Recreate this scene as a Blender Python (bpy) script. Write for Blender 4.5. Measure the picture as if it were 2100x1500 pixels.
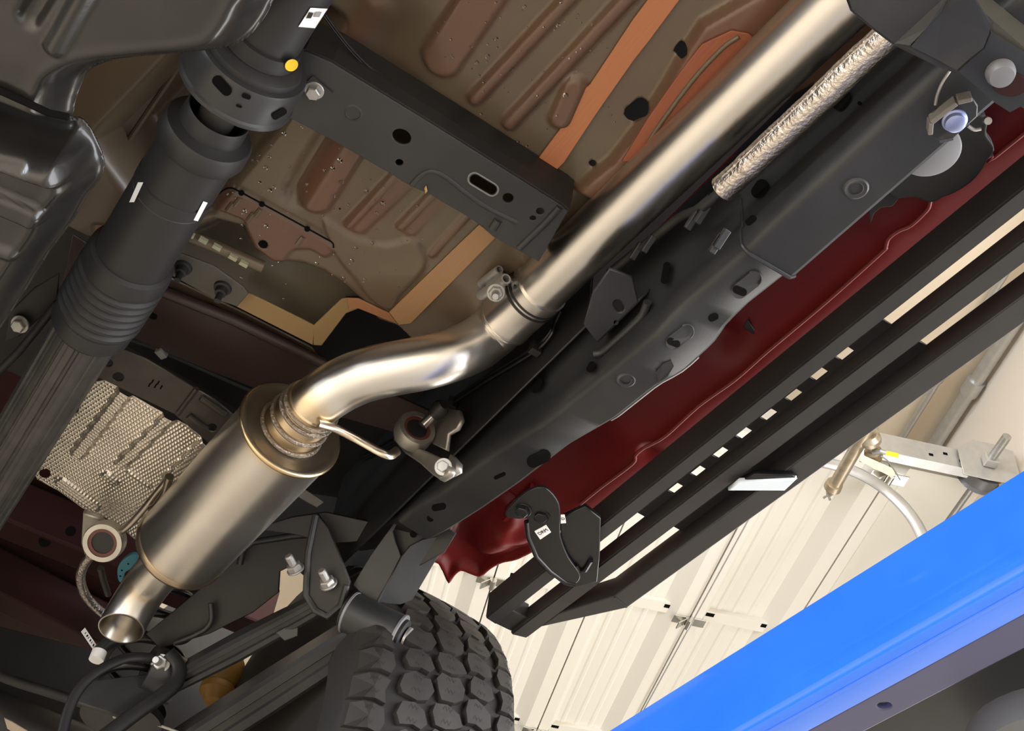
import bpy, bmesh, math, random
import numpy as np
from mathutils import Vector, Matrix
for o in list(bpy.data.objects): bpy.data.objects.remove(o)
scn = bpy.context.scene
COL = scn.collection

# ------------------------------------------------------------------ camera
# vehicle axes: x forward, y to the vehicle's left, z up; the camera lies on the
# floor side, under the cab, looking back, up and to the left.
FPX = 2500.0; CX, CY = 1050.0, 750.0
def unit(v): return v/np.linalg.norm(v)
_r = unit(np.array([-2330., 2340., 2500.]))
_u = np.array([336., -2336., 2500.]); _u = unit(_u - _r*_u.dot(_r))
_f = -_r; _l = np.cross(_u, _f)
CW = np.stack([_f, _l, _u])                 # camera (right, down, forward) -> world
CAM = np.array([0., 0., 0.8])
camd = bpy.data.cameras.new('camera'); camo = bpy.data.objects.new('camera', camd); COL.objects.link(camo)
camd.sensor_width = 36.0; camd.lens = FPX*36.0/2100.0; camd.clip_start = 0.02; camd.clip_end = 100
rx, dn, fw = CW[:, 0], CW[:, 1], CW[:, 2]
camo.matrix_world = Matrix(((rx[0], -dn[0], -fw[0], CAM[0]), (rx[1], -dn[1], -fw[1], CAM[1]), (rx[2], -dn[2], -fw[2], CAM[2]), (0, 0, 0, 1)))
scn.camera = camo
# measuring helpers: where a sight line of the survey photo meets a plane of the vehicle
def ray(px, py): return CW @ np.array([px-CX, py-CY, FPX])/FPX
def Z(px, py, z): d = ray(px, py); return CAM + d*(z-CAM[2])/d[2]
def Y(px, py, y): d = ray(px, py); return CAM + d*(y-CAM[1])/d[1]
def X(px, py, x): d = ray(px, py); return CAM + d*(x-CAM[0])/d[0]
def Dp(px, py, t): return CAM + ray(px, py)*t
def ZL(pts, z): return np.array([Z(p[0], p[1], z) for p in pts])
def YL(pts, y): return np.array([Y(p[0], p[1], y) for p in pts])

# ------------------------------------------------------------------ world, light, exposure
w = bpy.data.worlds.new('world'); scn.world = w; w.use_nodes = True
bg = w.node_tree.nodes['Background']; bg.inputs[0].default_value = (1.0, 0.95, 0.88, 1); bg.inputs[1].default_value = 0.14
vs = scn.view_settings; vs.view_transform = 'Standard'; vs.look = 'None'; vs.gamma = 1.0; vs.use_curve_mapping = False
vs.exposure = 0.45
def area(name, loc, target, sx, sy, power, col):
    l = bpy.data.lights.new(name, 'AREA'); l.shape = 'RECTANGLE'; l.size = sx; l.size_y = sy; l.energy = power; l.color = col
    o = bpy.data.objects.new(name, l); COL.objects.link(o); o.location = loc
    o.rotation_euler = (Vector(target)-Vector(loc)).to_track_quat('-Z', 'Y').to_euler(); return o
# building directions: doorway width / door travel
BW = np.array([-0.92, 0.392, 0.]); BD = np.array([0.392, 0.92, 0.])
area('doorway_daylight', tuple(BW*0.1+BD*3.4+np.array([0, 0, 1.8])), tuple(BW*0.1-BD*3+np.array([0, 0, 1.2])), 4.6, 3.2, 340, (0.96, 0.97, 1.0))
area('far_doorway_daylight', tuple(BW*6.4+BD*3.4+np.array([0, 0, 1.6])), tuple(BW*6.4-BD*3+np.array([0, 0, 1.0])), 4.6, 2.6, 150, (1.0, 0.96, 0.90))
area('doorway_daylight_opposite', (1.2, -7.2, 1.7), (-0.6, 0.5, 1.3), 4.0, 2.4, 470, (0.86, 0.92, 1.0))
area('added_floor_light', (1.6, -2.6, 5.1), (0.9, -2.2, 0.0), 2.4, 5.0, 1180, (1.0, 0.95, 0.87))  # unseen lamp added to brighten the floor and its reflections

# ------------------------------------------------------------------ materials
MATS = {}
def mat(name, col, rough=0.5, metal=0.0, noise=None, bump=None, coat=0.0, spec=0.5, trans=0.0, ior=1.45, attr=False, aniso=0.0, emit=None):
    """noise=(scale, amount, colour2) ; bump=(scale, strength, distance)"""
    if name in MATS: return MATS[name]
    m = bpy.data.materials.new(name); m.use_nodes = True; nt = m.node_tree; N = nt.nodes; L = nt.links
    b = N['Principled BSDF']; b.inputs['Base Color'].default_value = (*col, 1); b.inputs['Roughness'].default_value = rough
    b.inputs['Metallic'].default_value = metal; b.inputs['Specular IOR Level'].default_value = spec
    b.inputs['Coat Weight'].default_value = coat; b.inputs['Coat Roughness'].default_value = 0.08
    b.inputs['Transmission Weight'].default_value = trans; b.inputs['IOR'].default_value = ior
    if aniso: b.inputs['Anisotropic'].default_value = aniso
    if emit: b.inputs['Emission Color'].default_value = (*emit[0], 1); b.inputs['Emission Strength'].default_value = emit[1]
    tc = N.new('ShaderNodeTexCoord'); out = None
    if noise:
        n = N.new('ShaderNodeTexNoise'); n.inputs['Scale'].default_value = noise[0]; n.inputs['Detail'].default_value = 6
        L.new(tc.outputs['Object'], n.inputs['Vector'])
        r = N.new('ShaderNodeValToRGB'); r.color_ramp.elements[0].position = 0.42-noise[1]*0.1; r.color_ramp.elements[1].position = 0.62+noise[1]*0.1
        r.color_ramp.elements[0].color = (*col, 1); r.color_ramp.elements[1].color = (*noise[2], 1)
        L.new(n.outputs['Fac'], r.inputs['Fac']); out = r.outputs['Color']
    if attr:
        a = N.new('ShaderNodeAttribute'); a.attribute_name = 'tint'
        mx = N.new('ShaderNodeMix'); mx.data_type = 'RGBA'; mx.blend_type = 'MULTIPLY'; mx.inputs['Factor'].default_value = 1
        if out: L.new(out, mx.inputs['A'])
        else: mx.inputs['A'].default_value = (*col, 1)
        L.new(a.outputs['Color'], mx.inputs['B']); out = mx.outputs['Result']
    if out: L.new(out, b.inputs['Base Color'])
    if bump:
        n = N.new('ShaderNodeTexNoise'); n.inputs['Detail'].default_value = 4
        mp = N.new('ShaderNodeMapping'); L.new(tc.outputs['Object'], mp.inputs['Vector'])
        s = bump[0]; mp.inputs['Scale'].default_value = s if isinstance(s, tuple) else (s, s, s)
        L.new(mp.outputs['Vector'], n.inputs['Vector']); n.inputs['Scale'].default_value = 1
        bp = N.new('ShaderNodeBump'); bp.inputs['Strength'].default_value = bump[1]; bp.inputs['Distance'].default_value = bump[2]
        L.new(n.outputs['Fac'], bp.inputs['Height']); L.new(bp.outputs['Normal'], b.inputs['Normal'])
    MATS[name] = m; return m
BLACK = mat('black_chassis_paint', (0.017, 0.018, 0.0195), 0.42, noise=(9, 1, (0.030, 0.031, 0.032)), bump=(260, 0.10, 0.001))
BLACKD = mat('black_chassis_paint_dark_shade', (0.009, 0.009, 0.0095), 0.5, noise=(12, 1, (0.015, 0.0145, 0.014)))
SATIN = mat('satin_black_powder_coat', (0.006, 0.006, 0.007), 0.32, bump=(500, 0.08, 0.0006))
STEPM = mat('textured_black_powder_coat', (0.024, 0.0225, 0.0225), 0.42, noise=(14, 1, (0.03, 0.028, 0.0275)), bump=(600, 0.10, 0.0006))
RUBBER = mat('black_rubber', (0.010, 0.010, 0.011), 0.62, noise=(30, 1, (0.015, 0.0145, 0.014)))
PLASTIC = mat('black_plastic_boot', (0.014, 0.014, 0.0145), 0.55, bump=(300, 0.06, 0.0006))
SHAFT = mat('dark_grey_shaft_metal', (0.045, 0.043, 0.041), 0.4, 0.4, noise=(25, 1, (0.07, 0.066, 0.062)))
TANK = mat('glossy_black_moulded_shell', (0.010, 0.0098, 0.0095), 0.28, noise=(16, 1, (0.017, 0.0163, 0.0155)), bump=(70, 0.12, 0.002), coat=0.25)
STEEL = mat('brushed_stainless', (0.74, 0.705, 0.655), 0.295, 1.0, noise=(6, 1, (0.68, 0.65, 0.615)), attr=True, bump=(40, 0.03, 0.002), aniso=0.35)
ENDCAP = mat('heat_tinted_end_cap', (0.17, 0.145, 0.11), 0.38, 0.9, noise=(14, 1, (0.21, 0.175, 0.125)))
CASTM = mat('cast_alloy', (0.38, 0.355, 0.32), 0.45, 0.85, noise=(40, 1, (0.46, 0.43, 0.385)), bump=(220, 0.12, 0.001))
ZINC = mat('zinc_plating', (0.42, 0.415, 0.40), 0.42, 0.7, noise=(60, 1, (0.33, 0.325, 0.31)))
BRIGHTZ = mat('bright_zinc_plating', (0.75, 0.74, 0.70), 0.22, 1.0)
FOIL = mat('crinkled_foil', (0.55, 0.50, 0.455), 0.28, 1.0, bump=(230, 0.6, 0.003))
SHIELD = mat('dimpled_aluminium', (0.74, 0.68, 0.59), 0.30, 0.95, noise=(18, 1, (0.62, 0.57, 0.50)))
PAN = mat('primer_with_overspray', (0.105, 0.080, 0.050), 0.32, attr=True, noise=(7, 1, (0.085, 0.060, 0.042)), coat=0.12)
SEALER = mat('tan_seam_sealer', (0.36, 0.185, 0.080), 0.6, attr=True, bump=((8, 260, 8), 0.15, 0.002))
RED = mat('red_body_paint', (0.130, 0.008, 0.008), 0.42, coat=0.0, spec=0.25, noise=(5, 1, (0.10, 0.008, 0.008)))
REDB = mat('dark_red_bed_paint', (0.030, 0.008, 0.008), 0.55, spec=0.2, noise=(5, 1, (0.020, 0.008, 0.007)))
BLUE = mat('blue_lift_paint', (0.020, 0.165, 0.86), 0.30, noise=(10, 1, (0.028, 0.185, 0.88)), bump=(160, 0.08, 0.001), coat=1.0)
GREYP = mat('grey_flange_paint', (0.065, 0.068, 0.135), 0.4)
CREAM = mat('cream_door_paint', (0.80, 0.765, 0.69), 0.5)
CEIL = mat('tan_ceiling_paint', (0.78, 0.68, 0.53), 0.7)
WALLM = mat('pale_wall_paint', (0.72, 0.655, 0.58), 0.7)
FLOORM = mat('worn_concrete', (0.50, 0.455, 0.385), 0.7, noise=(2.0, 1, (0.40, 0.365, 0.315)))
GALV = mat('galvanised_steel', (0.58, 0.58, 0.57), 0.38, 0.7, noise=(20, 1, (0.50, 0.50, 0.49)))
BRASS = mat('aged_brass_and_iron', (0.36, 0.29, 0.19), 0.4, 0.7, noise=(30, 1, (0.45, 0.40, 0.32)))
BRONZE = mat('yellow_brass', (0.62, 0.42, 0.12), 0.3, 0.9)
WHITE = mat('white_label', (0.80, 0.80, 0.80), 0.5)
INK = mat('black_print', (0.003, 0.003, 0.003), 0.9, spec=0.1)
YELLOW = mat('yellow_paint', (0.75, 0.50, 0.02), 0.5)
YTAG = mat('yellow_tag', (0.85, 0.68, 0.02), 0.5)
CARD = mat('cream_card', (0.86, 0.78, 0.60), 0.7)
TYRE = mat('tyre_rubber', (0.020, 0.0175, 0.016), 0.62, spec=0.35, noise=(20, 1, (0.030, 0.0265, 0.0235)), bump=(180, 0.2, 0.001))
TYREB = mat('tyre_groove_rubber', (0.014, 0.013, 0.012), 0.75)
OCHRE = mat('ochre_bump_stop', (0.23, 0.125, 0.022), 0.5)
TEAL = mat('teal_sleeve', (0.045, 0.17, 0.23), 0.5)
WATER = mat('water', (0.9, 0.85, 0.8), 0.03, trans=1.0, ior=1.33)
WASHER = mat('grey_washer_plate', (0.19, 0.19, 0.20), 0.45, 0.3)
BLUEB = mat('blue_tinted_bolt_head', (0.33, 0.38, 0.60), 0.35, 0.7)
GOLDW = mat('weld_bead', (0.26, 0.22, 0.18), 0.45, 0.9, bump=(240, 0.8, 0.003))
ORANGE = mat('orange_reflector', (0.75, 0.12, 0.02), 0.4)

# ------------------------------------------------------------------ object helpers
def setp(o, label=None, cat=None, group=None, kind=None):
    if label: o['label'] = label
    if cat: o['category'] = cat
    if group: o['group'] = group
    if kind: o['kind'] = kind
    return o
def thing(name, label, cat, loc=(0, 0, 0), group=None, kind=None):
    o = bpy.data.objects.new(name, None); COL.objects.link(o); o.location = Vector([float(c) for c in loc]); o.empty_display_size = 0.05
    return setp(o, label, cat, group, kind)
def link(name, me, m, parent=None, smooth=False):
    if not me.materials: me.materials.append(m)
    if smooth:
        for p in me.polygons: p.use_smooth = True
    o = bpy.data.objects.new(name, me); COL.objects.link(o)
    if parent is not None:
        o.parent = parent
        if parent.type == 'EMPTY': o.matrix_parent_inverse = Matrix.Translation(-parent.location)
        elif parent.parent is not None:      # parent is a mesh built in place
            o.matrix_parent_inverse = Matrix.Identity(4)
    return o
def mesh(name, V, F, m, parent=None, smooth=False, tint=None, angle=None):
    me = bpy.data.meshes.new(name); me.from_pydata([tuple(map(float, v)) for v in V], [], [tuple(int(i) for i in f) for f in F]); me.update()
    bm = bmesh.new(); bm.from_mesh(me); bmesh.ops.recalc_face_normals(bm, faces=bm.faces); bm.to_mesh(me); bm.free()
    if tint is not None:
        a = me.color_attributes.new('tint', 'FLOAT_COLOR', 'POINT')
        t = np.ones((len(V), 4)); t[:, :3] = tint; a.data.foreach_set('color', t.ravel())
    o = link(name, me, m, parent, smooth)
    if angle is not None:
        me.set_sharp_from_angle(angle=math.radians(angle))
    return o
def white_tint(me):
    if 'tint' in me.color_attributes: return
    a = me.color_attributes.new('tint', 'FLOAT_COLOR', 'POINT'); a.data.foreach_set('color', np.ones(len(me.vertices)*4))
def catmull(P, n=6, closed=False):
    P = np.asarray(P, float); out = []; N = len(P)
    rng = range(N) if closed else range(N-1)
    for i in rng:
        p0 = P[(i-1) % N] if (closed or i > 0) else 2*P[0]-P[1]; p1 = P[i]; p2 = P[(i+1) % N]
        p3 = P[(i+2) % N] if (closed or i+2 < N) else 2*P[-1]-P[-2]
        for k in range(n):
            t = k/n; out.append(0.5*((2*p1)+(-p0+p2)*t+(2*p0-5*p1+4*p2-p3)*t*t+(-p0+3*p1-3*p2+p3)*t**3))
    if not closed: out.append(P[-1])
    return np.array(out)
def frames(P):
    P = np.asarray(P, float); T = np.gradient(P, axis=0); T /= np.linalg.norm(T, axis=1)[:, None]
    a = np.array([0, 0, 1.]) if abs(T[0][2]) < .9 else np.array([1., 0, 0])
    n = unit(a - T[0]*a.dot(T[0])); Ns = [n]
    for i in range(1, len(P)):
        n = Ns[-1] - T[i]*Ns[-1].dot(T[i]); Ns.append(unit(n))
    Ns = np.array(Ns); return T, Ns, np.cross(T, Ns)
def tube(name, P, r, m, parent=None, seg=20, cap=True, tint=None, sq=None, inner=None):
    """round tube along P (radius r or list); sq=(a,b) scales the section; inner = wall thickness (open ends)"""
    P = np.asarray(P, float); T, N, B = frames(P); n = len(P)
    R = np.full(n, r) if np.isscalar(r) else np.asarray(r, float)
    a, b = sq if sq else (1, 1); th = np.linspace(0, 2*np.pi, seg, endpoint=False)
    def ringset(R): return (P[:, None, :] + R[:, None, None]*(a*np.cos(th)[None, :, None]*N[:, None, :] + b*np.sin(th)[None, :, None]*B[:, None, :])).reshape(-1, 3)
    V = ringset(R); F = []
    for i in range(n-1):
        for j in range(seg): k = (j+1) % seg; F.append((i*seg+j, i*seg+k, (i+1)*seg+k, (i+1)*seg+j))
    tt = None if tint is None else np.repeat(np.asarray(tint, float), seg, axis=0)
    if inner:
        o = len(V); V = np.vstack([V, ringset(R-inner)])
        for i in range(n-1):
            for j in range(seg): k = (j+1) % seg; F.append((o+i*seg+j, o+(i+1)*seg+j, o+(i+1)*seg+k, o+i*seg+k))
        for base in (0, (n-1)*seg):
            for j in range(seg): k = (j+1) % seg; F.append((base+j, base+k, o+base+k, o+base+j))
        if tt is not None: tt = np.vstack([tt, tt])
    elif cap: F += [tuple(range(seg)), tuple(range((n-1)*seg, n*seg))]
    if tt is None and m in (STEEL, PAN, SEALER): tt = np.ones((len(V), 3))
    ob = mesh(name, V, F, m, parent, True, tt, 40); return ob
def lathe(name, p0, p1, prof, m, parent=None, seg=40, tint=None, cap=True, angle=35):
    """profile [(distance from p0 towards p1, radius)]"""
    p0 = np.asarray(p0, float); d = unit(np.asarray(p1, float)-p0)
    a = np.array([0, 0, 1.]) if abs(d[2]) < .9 else np.array([1., 0, 0]); n = unit(a-d*a.dot(d)); b = np.cross(d, n)
    th = np.linspace(0, 2*np.pi, seg, endpoint=False); V = []; F = []
    for s, r in prof: V.append(p0+d*s+r*(np.cos(th)[:, None]*n+np.sin(th)[:, None]*b))
    V = np.vstack(V)
    for i in range(len(prof)-1):
        for j in range(seg): k = (j+1) % seg; F.append((i*seg+j, i*seg+k, (i+1)*seg+k, (i+1)*seg+j))
    if cap: F += [tuple(range(seg)), tuple(range((len(prof)-1)*seg, len(prof)*seg))]
    tt = np.repeat(np.asarray(tint, float), seg, axis=0) if tint is not None else (np.ones((len(V), 3)) if m in (STEEL, PAN, SEALER) else None)
    return mesh(name, V, F, m, parent, True, tt, angle)
def loft(name, rings, m, parent=None, closed=True, cap=True, smooth=False, angle=None, tint=None):
    rings = [np.asarray(r, float) for r in rings]; k = len(rings[0]); V = np.vstack(rings); F = []
    for i in range(len(rings)-1):
        for j in range(k if closed else k-1): q = (j+1) % k; F.append((i*k+j, i*k+q, (i+1)*k+q, (i+1)*k+j))
    if cap and closed: F += [tuple(range(k)), tuple(range((len(rings)-1)*k, len(rings)*k))]
    return mesh(name, V, F, m, parent, smooth, tint, angle)
def box(name, c, ax, half, m, parent=None, bev=0.0):
    """oriented box: centre, three axes (rows), half sizes"""
    c = np.asarray(c, float); ax = [unit(np.asarray(a, float)) for a in ax]; V = []
    for sx in (-1, 1):
        for sy in (-1, 1):
            for sz in (-1, 1): V.append(c+ax[0]*half[0]*sx+ax[1]*half[1]*sy+ax[2]*half[2]*sz)
    F = [(0, 1, 3, 2), (4, 6, 7, 5), (0, 4, 5, 1), (2, 3, 7, 6), (0, 2, 6, 4), (1, 5, 7, 3)]
    o = mesh(name, V, F, m, parent)
    if bev:
        bm = bmesh.new(); bm.from_mesh(o.data); bmesh.ops.bevel(bm, geom=list(bm.edges), offset=bev, segments=2, affect='EDGES', profile=.5); bm.to_mesh(o.data); bm.free()
    return o
AX = (np.array([1., 0, 0]), np.array([0, 1., 0]), np.array([0, 0, 1.]))
def bar(name, a, b, wdt, hgt, m, parent=None, up=(0, 0, 1), bev=0.0):
    a = np.asarray(a, float); b = np.asarray(b, float); d = unit(b-a); up = np.asarray(up, float); s = unit(np.cross(up, d)); u = np.cross(d, s)
    return box(name, (a+b)/2, (d, s, u), (np.linalg.norm(b-a)/2, wdt/2, hgt/2), m, parent, bev)
def plate(name, pts, thick, m, parent=None, holes=(), normal=None, bev=0.0015, res=1):
    """flat plate from a 3-D outline (coplanar by projection) with holes; the outline is the mid plane"""
    P = np.asarray(pts, float); c = P.mean(0)
    if normal is None: _, _, vt = np.linalg.svd(P-c); nz = vt[2]
    else: nz = unit(np.asarray(normal, float))
    a = np.array([1., 0, 0]) if abs(nz[0]) < .9 else np.array([0, 1., 0]); ux = unit(a-nz*a.dot(nz)); uy = np.cross(nz, ux)
    cu = bpy.data.curves.new(name, 'CURVE'); cu.dimensions = '2D'; cu.fill_mode = 'BOTH'; cu.extrude = max(thick/2-bev, 1e-5); cu.bevel_depth = bev; cu.bevel_resolution = res
    cu.offset = -bev
    for loop in [P]+[np.asarray(h, float) for h in holes]:
        q = loop-c; s = cu.splines.new('POLY'); s.points.add(len(q)-1); s.use_cyclic_u = True
        for i, v in enumerate(q): s.points[i].co = (v.dot(ux), v.dot(uy), 0, 1)
    to = bpy.data.objects.new(name, cu); COL.objects.link(to)
    dg = bpy.context.evaluated_depsgraph_get(); me = bpy.data.meshes.new_from_object(to.evaluated_get(dg)); bpy.data.objects.remove(to); bpy.data.curves.remove(cu)
    Mx = Matrix(((ux[0], uy[0], nz[0], c[0]), (ux[1], uy[1], nz[1], c[1]), (ux[2], uy[2], nz[2], c[2]), (0, 0, 0, 1))); me.transform(Mx)
    bm = bmesh.new(); bm.from_mesh(me); bmesh.ops.remove_doubles(bm, verts=bm.verts, dist=1e-5); bmesh.ops.recalc_face_normals(bm, faces=bm.faces); bm.to_mesh(me); bm.free()
    me.materials.clear()
    if m in (STEEL, PAN, SEALER): white_tint(me)
    return link(name, me, m, parent)
def ell(c, a, b, ang=0.0, n=20, zz=None):
    """ellipse outline given in survey pixels (centre, half axes, angle in degrees)"""
    t = np.linspace(0, 2*np.pi, n, endpoint=False); ca, sa = math.cos(math.radians(ang)), math.sin(math.radians(ang))
    return [(c[0]+a*math.cos(k)*ca-b*math.sin(k)*sa, c[1]+a*math.cos(k)*sa+b*math.sin(k)*ca) for k in t]
def slot(c, L, r, ang, n=8):
    """stadium outline in pixels: half length L, radius r, angle"""
    ca, sa = math.cos(math.radians(ang)), math.sin(math.radians(ang)); out = []
    for s, t0 in ((1, -90), (-1, 90)):
        for k in range(n+1):
            t = math.radians(t0+180*k/n); x = s*L+r*math.cos(t); y = r*math.sin(t); out.append((c[0]+x*ca-y*sa, c[1]+x*sa+y*ca))
    return out
# --- heightfield panels
def sd_poly(P, poly):
    """signed distance (negative inside) of points P(n,2) to a polygon"""
    poly = np.asarray(poly, float); d = np.full(len(P), 1e9); ins = np.zeros(len(P), bool); n = len(poly); near = np.zeros_like(P)
    for i in range(n):
        a, b = poly[i], poly[(i+1) % n]; e = b-a; wv = P-a; t = np.clip((wv@e)/(e@e+1e-12), 0, 1); q = a+t[:, None]*e; dd = np.linalg.norm(P-q, axis=1)
        u = dd < d; d[u] = dd[u]; near[u] = q[u]
        c1 = (a[1] <= P[:, 1]) != (b[1] <= P[:, 1]); xx = a[0]+(P[:, 1]-a[1])*e[0]/(e[1] if abs(e[1]) > 1e-12 else 1e-12)
        ins ^= c1 & (P[:, 0] < xx)
    return np.where(ins, -d, d), near
def sd_seg(P, a, b):
    a = np.asarray(a, float); b = np.asarray(b, float); e = b-a; wv = P-a; t = np.clip((wv@e)/(e@e), 0, 1); return np.linalg.norm(wv-t[:, None]*e, axis=1)
def sstep(d, w):  # 1 inside, 0 outside, smooth over +-w
    t = np.clip(0.5-d/(2*w), 0, 1); return t*t*(3-2*t)
def hfield(name, outline, cell, zf, m, parent=None, thick=0.002, tintf=None, holes=()):
    O = np.asarray(outline, float)[:, :2]; mn = O.min(0)-cell; mxx = O.max(0)+cell
    nx = int((mxx[0]-mn[0])/cell)+2; ny = int((mxx[1]-mn[1])/cell)+2
    gx, gy = np.meshgrid(mn[0]+np.arange(nx)*cell, mn[1]+np.arange(ny)*cell, indexing='ij'); P = np.c_[gx.ravel(), gy.ravel()]
    d, near = sd_poly(P, O); keep = d < cell*0.95; sn = (d > 0) & keep; P[sn] = near[sn]
    for h in holes:
        h = np.asarray(h, float)[:, :2]; dh, nh = sd_poly(P, h); kill = dh < -cell*0.95; s2 = (dh < 0) & ~kill; P[s2] = nh[s2]; keep &= ~kill
    zz = zf(P); V = np.c_[P, zz]; idx = np.arange(nx*ny).reshape(nx, ny); k = keep.reshape(nx, ny)
    full = k[:-1, :-1] & k[1:, :-1] & k[1:, 1:] & k[:-1, 1:]
    F = np.stack([idx[:-1, :-1], idx[1:, :-1], idx[1:, 1:], idx[:-1, 1:]], -1)[full]
    used = np.unique(F); rm = -np.ones(nx*ny, int); rm[used] = np.arange(len(used)); V = V[used]; F = rm[F]
    me = bpy.data.meshes.new(name); me.from_pydata(V.tolist(), [], F[:, ::-1].tolist()); me.update()
    if tintf is not None:
        a = me.color_attributes.new('tint', 'FLOAT_COLOR', 'POINT'); t = np.ones((len(V), 4)); t[:, :3] = tintf(P[used], V[:, 2]); a.data.foreach_set('color', t.ravel())
    o = link(name, me, m, parent, True)
    s = o.modifiers.new('thickness', 'SOLIDIFY'); s.thickness = thick; s.offset = -1
    return o
# --- fasteners
def hexbolt(name, p, n, r, h, m, parent=None, washer=1.35, label=None, shank=0.0):
    """hex head at p, pointing along n"""
    n = unit(np.asarray(n, float)); p = np.asarray(p, float)
    a = np.array([1., 0, 0]) if abs(n[0]) < .9 else np.array([0, 1., 0]); u = unit(a-n*a.dot(n)); v = np.cross(n, u); rings = []
    def ring(k, rr, s, rot=0): t = np.linspace(0, 2*np.pi, k, endpoint=False)+rot; return p+n*s+rr*(np.cos(t)[:, None]*u+np.sin(t)[:, None]*v)
    V = []; F = []
    def addring(seq):
        base = len(V); k = len(seq[0])
        for q in seq: V.extend(q)
        for i in range(len(seq)-1):
            for j in range(k): z = (j+1) % k; F.append((base+i*k+j, base+i*k+z, base+(i+1)*k+z, base+(i+1)*k+j))
        F.append(tuple(base+j for j in range(k))); F.append(tuple(base+(len(seq)-1)*k+j for j in range(k)))
    if washer: addring([ring(20, r*washer, 0), ring(20, r*washer, h*.18), ring(20, r*washer*.94, h*.25)])
    addring([ring(6, r, 0), ring(6, r, h*.88), ring(6, r*.86, h)])
    if shank: addring([ring(14, r*.55, h), ring(14, r*.55, h+shank*.85), ring(14, r*.42, h+shank)])
    o = mesh(name, V, F, m, parent)
    if label: o['label'] = label
    return o
def proj(p):
    c = CW.T @ (np.asarray(p, float)-CAM); return np.array([CX+FPX*c[0]/c[2], CY+FPX*c[1]/c[2]])
# ================================================================== BUILDING
def bpt(u, v, z): return BW*u+BD*v+np.array([0, 0, z])
def buv(px, py, z): p = Z(px, py, z); return p.dot(BW), p.dot(BD)
ZD, ZC = 4.6, 5.35
setp(box('floor', (0, 0, -0.05), (BW, BD, AX[2]), (14, 14, 0.05), FLOORM), 'worn light concrete workshop floor below the vehicle', 'floor', kind='structure')
v_wall = buv(1975, 830, ZC)[1]
setp(box('ceiling', bpt(0, v_wall-10, ZC+0.1), (BW, BD, AX[2]), (14, 10, 0.1), CEIL), 'tan painted ceiling above the open sectional door', 'ceiling', kind='structure')
door_u0 = buv(1850, 958, ZD)[0]                 # edge of the door by the track
WF = thing('wall_front', 'pale wall above the doorway', 'wall', bpt(0, v_wall, 0), kind='structure')
box('wall_panel', bpt(0, v_wall+0.1, ZC-0.45), (BW, BD, AX[2]), (14, 0.1, 0.45), WALLM, WF)
box('wall_pier', bpt(door_u0-0.62, v_wall+0.1, (ZC-0.9)/2), (BW, BD, AX[2]), (0.3, 0.1, (ZC-0.9)/2), WALLM, WF)
box('wall_panel', bpt(-8.4, v_wall+0.1, (ZC-0.9)/2), (BW, BD, AX[2]), (5.6, 0.1, (ZC-0.9)/2), WALLM, WF)
# --- overhead sectional door, open, lying under the ceiling
vj = [buv(1100, 1487, ZD)[1], buv(1413, 1254, ZD)[1], buv(1803, 985, ZD)[1]]
step_v = (vj[2]-vj[0])/2
joints = [vj[1]+step_v*k for k in (-3, -2, -1, 0, 1)]
DOOR = thing('door_1', 'cream steel sectional garage door, open and lying flat under the ceiling', 'garage door', bpt(door_u0, vj[1], ZD), kind='structure')
u_far = door_u0+7.0
def door_profile(v0, v1):
    L = v1-v0; d = 0.052; g = 0.004
    pr = [(0.004, d), (0.060, d), (0.095, 0.0)]
    for c in (0.26, 0.42, 0.58, 0.74): pr += [(L*c-0.016, 0.0), (L*c-0.006, g), (L*c+0.006, g), (L*c+0.016, 0.0)]
    pr += [(L-0.15, 0.0), (L-0.075, d), (L-0.004, d)]
    return [(v0+a, ZD-b) for a, b in pr]
for i in range(len(joints)-1):
    pr = door_profile(joints[i], joints[i+1])
    top = [(v, ZD+0.04) for v, _ in (pr[-1], pr[0])]
    ring = pr+top
    loft('panel', [np.array([bpt(u, v, z) for v, z in ring]) for u in (door_u0, u_far)], CREAM, DOOR)
pr0 = [(joints[-1]+0.004, ZD-0.052), (joints[-1]+0.060, ZD-0.052), (joints[-1]+0.095, ZD), (joints[-1]+0.45, ZD), (joints[-1]+0.45, ZD+0.04), (joints[-1]+0.004, ZD+0.04)]
loft('panel', [np.array([bpt(u, v, z) for v, z in pr0]) for u in (door_u0, u_far)], CREAM, DOOR)
su = [buv(1413, 1256, ZD)[0], buv(1100, 1490, ZD)[0]]
u_st = [door_u0+0.03, su[0], su[0]+(su[0]-door_u0)]
for k, u in enumerate(u_st):
    for i in range(len(joints)-1):
        a, b = joints[i]+0.07, joints[i+1]-0.09
        st = bar('stile', bpt(u-0.03, a, ZD-0.012), bpt(u-0.03, b, ZD-0.012), 0.085, 0.024, CREAM, DOOR)
        for vv in (a+0.03, b-0.03):
            box('slot', bpt(u-0.045, vv, ZD-0.0245), (BW, BD, AX[2]), (0.014, 0.022, 0.001), INK, st)
for u in u_st:
    for vjn in joints[1:]:
        h = box('hinge', bpt(u, vjn, ZD-0.056), (BW, BD, AX[2]), (0.032, 0.085, 0.003), BRIGHTZ, DOOR, 0.002)
        tube('roller', [bpt(u-0.035, vjn, ZD-0.072), bpt(u+0.035, vjn, ZD-0.072)], 0.017, BRIGHTZ, h, 12)
        box('roller_bracket', bpt(u, vjn-0.035, ZD-0.078), (BW, BD+np.array([0, 0, .8]), np.cross(BW, BD+np.array([0, 0, .8]))), (0.026, 0.032, 0.003), BRIGHTZ, h)
tube('lift_cable', [bpt(door_u0+0.03, joints[-2]+0.02, ZD-0.085), bpt(door_u0+5, joints[-2]-0.02, ZD-0.062)], 0.004, GALV, DOOR, 8)
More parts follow.
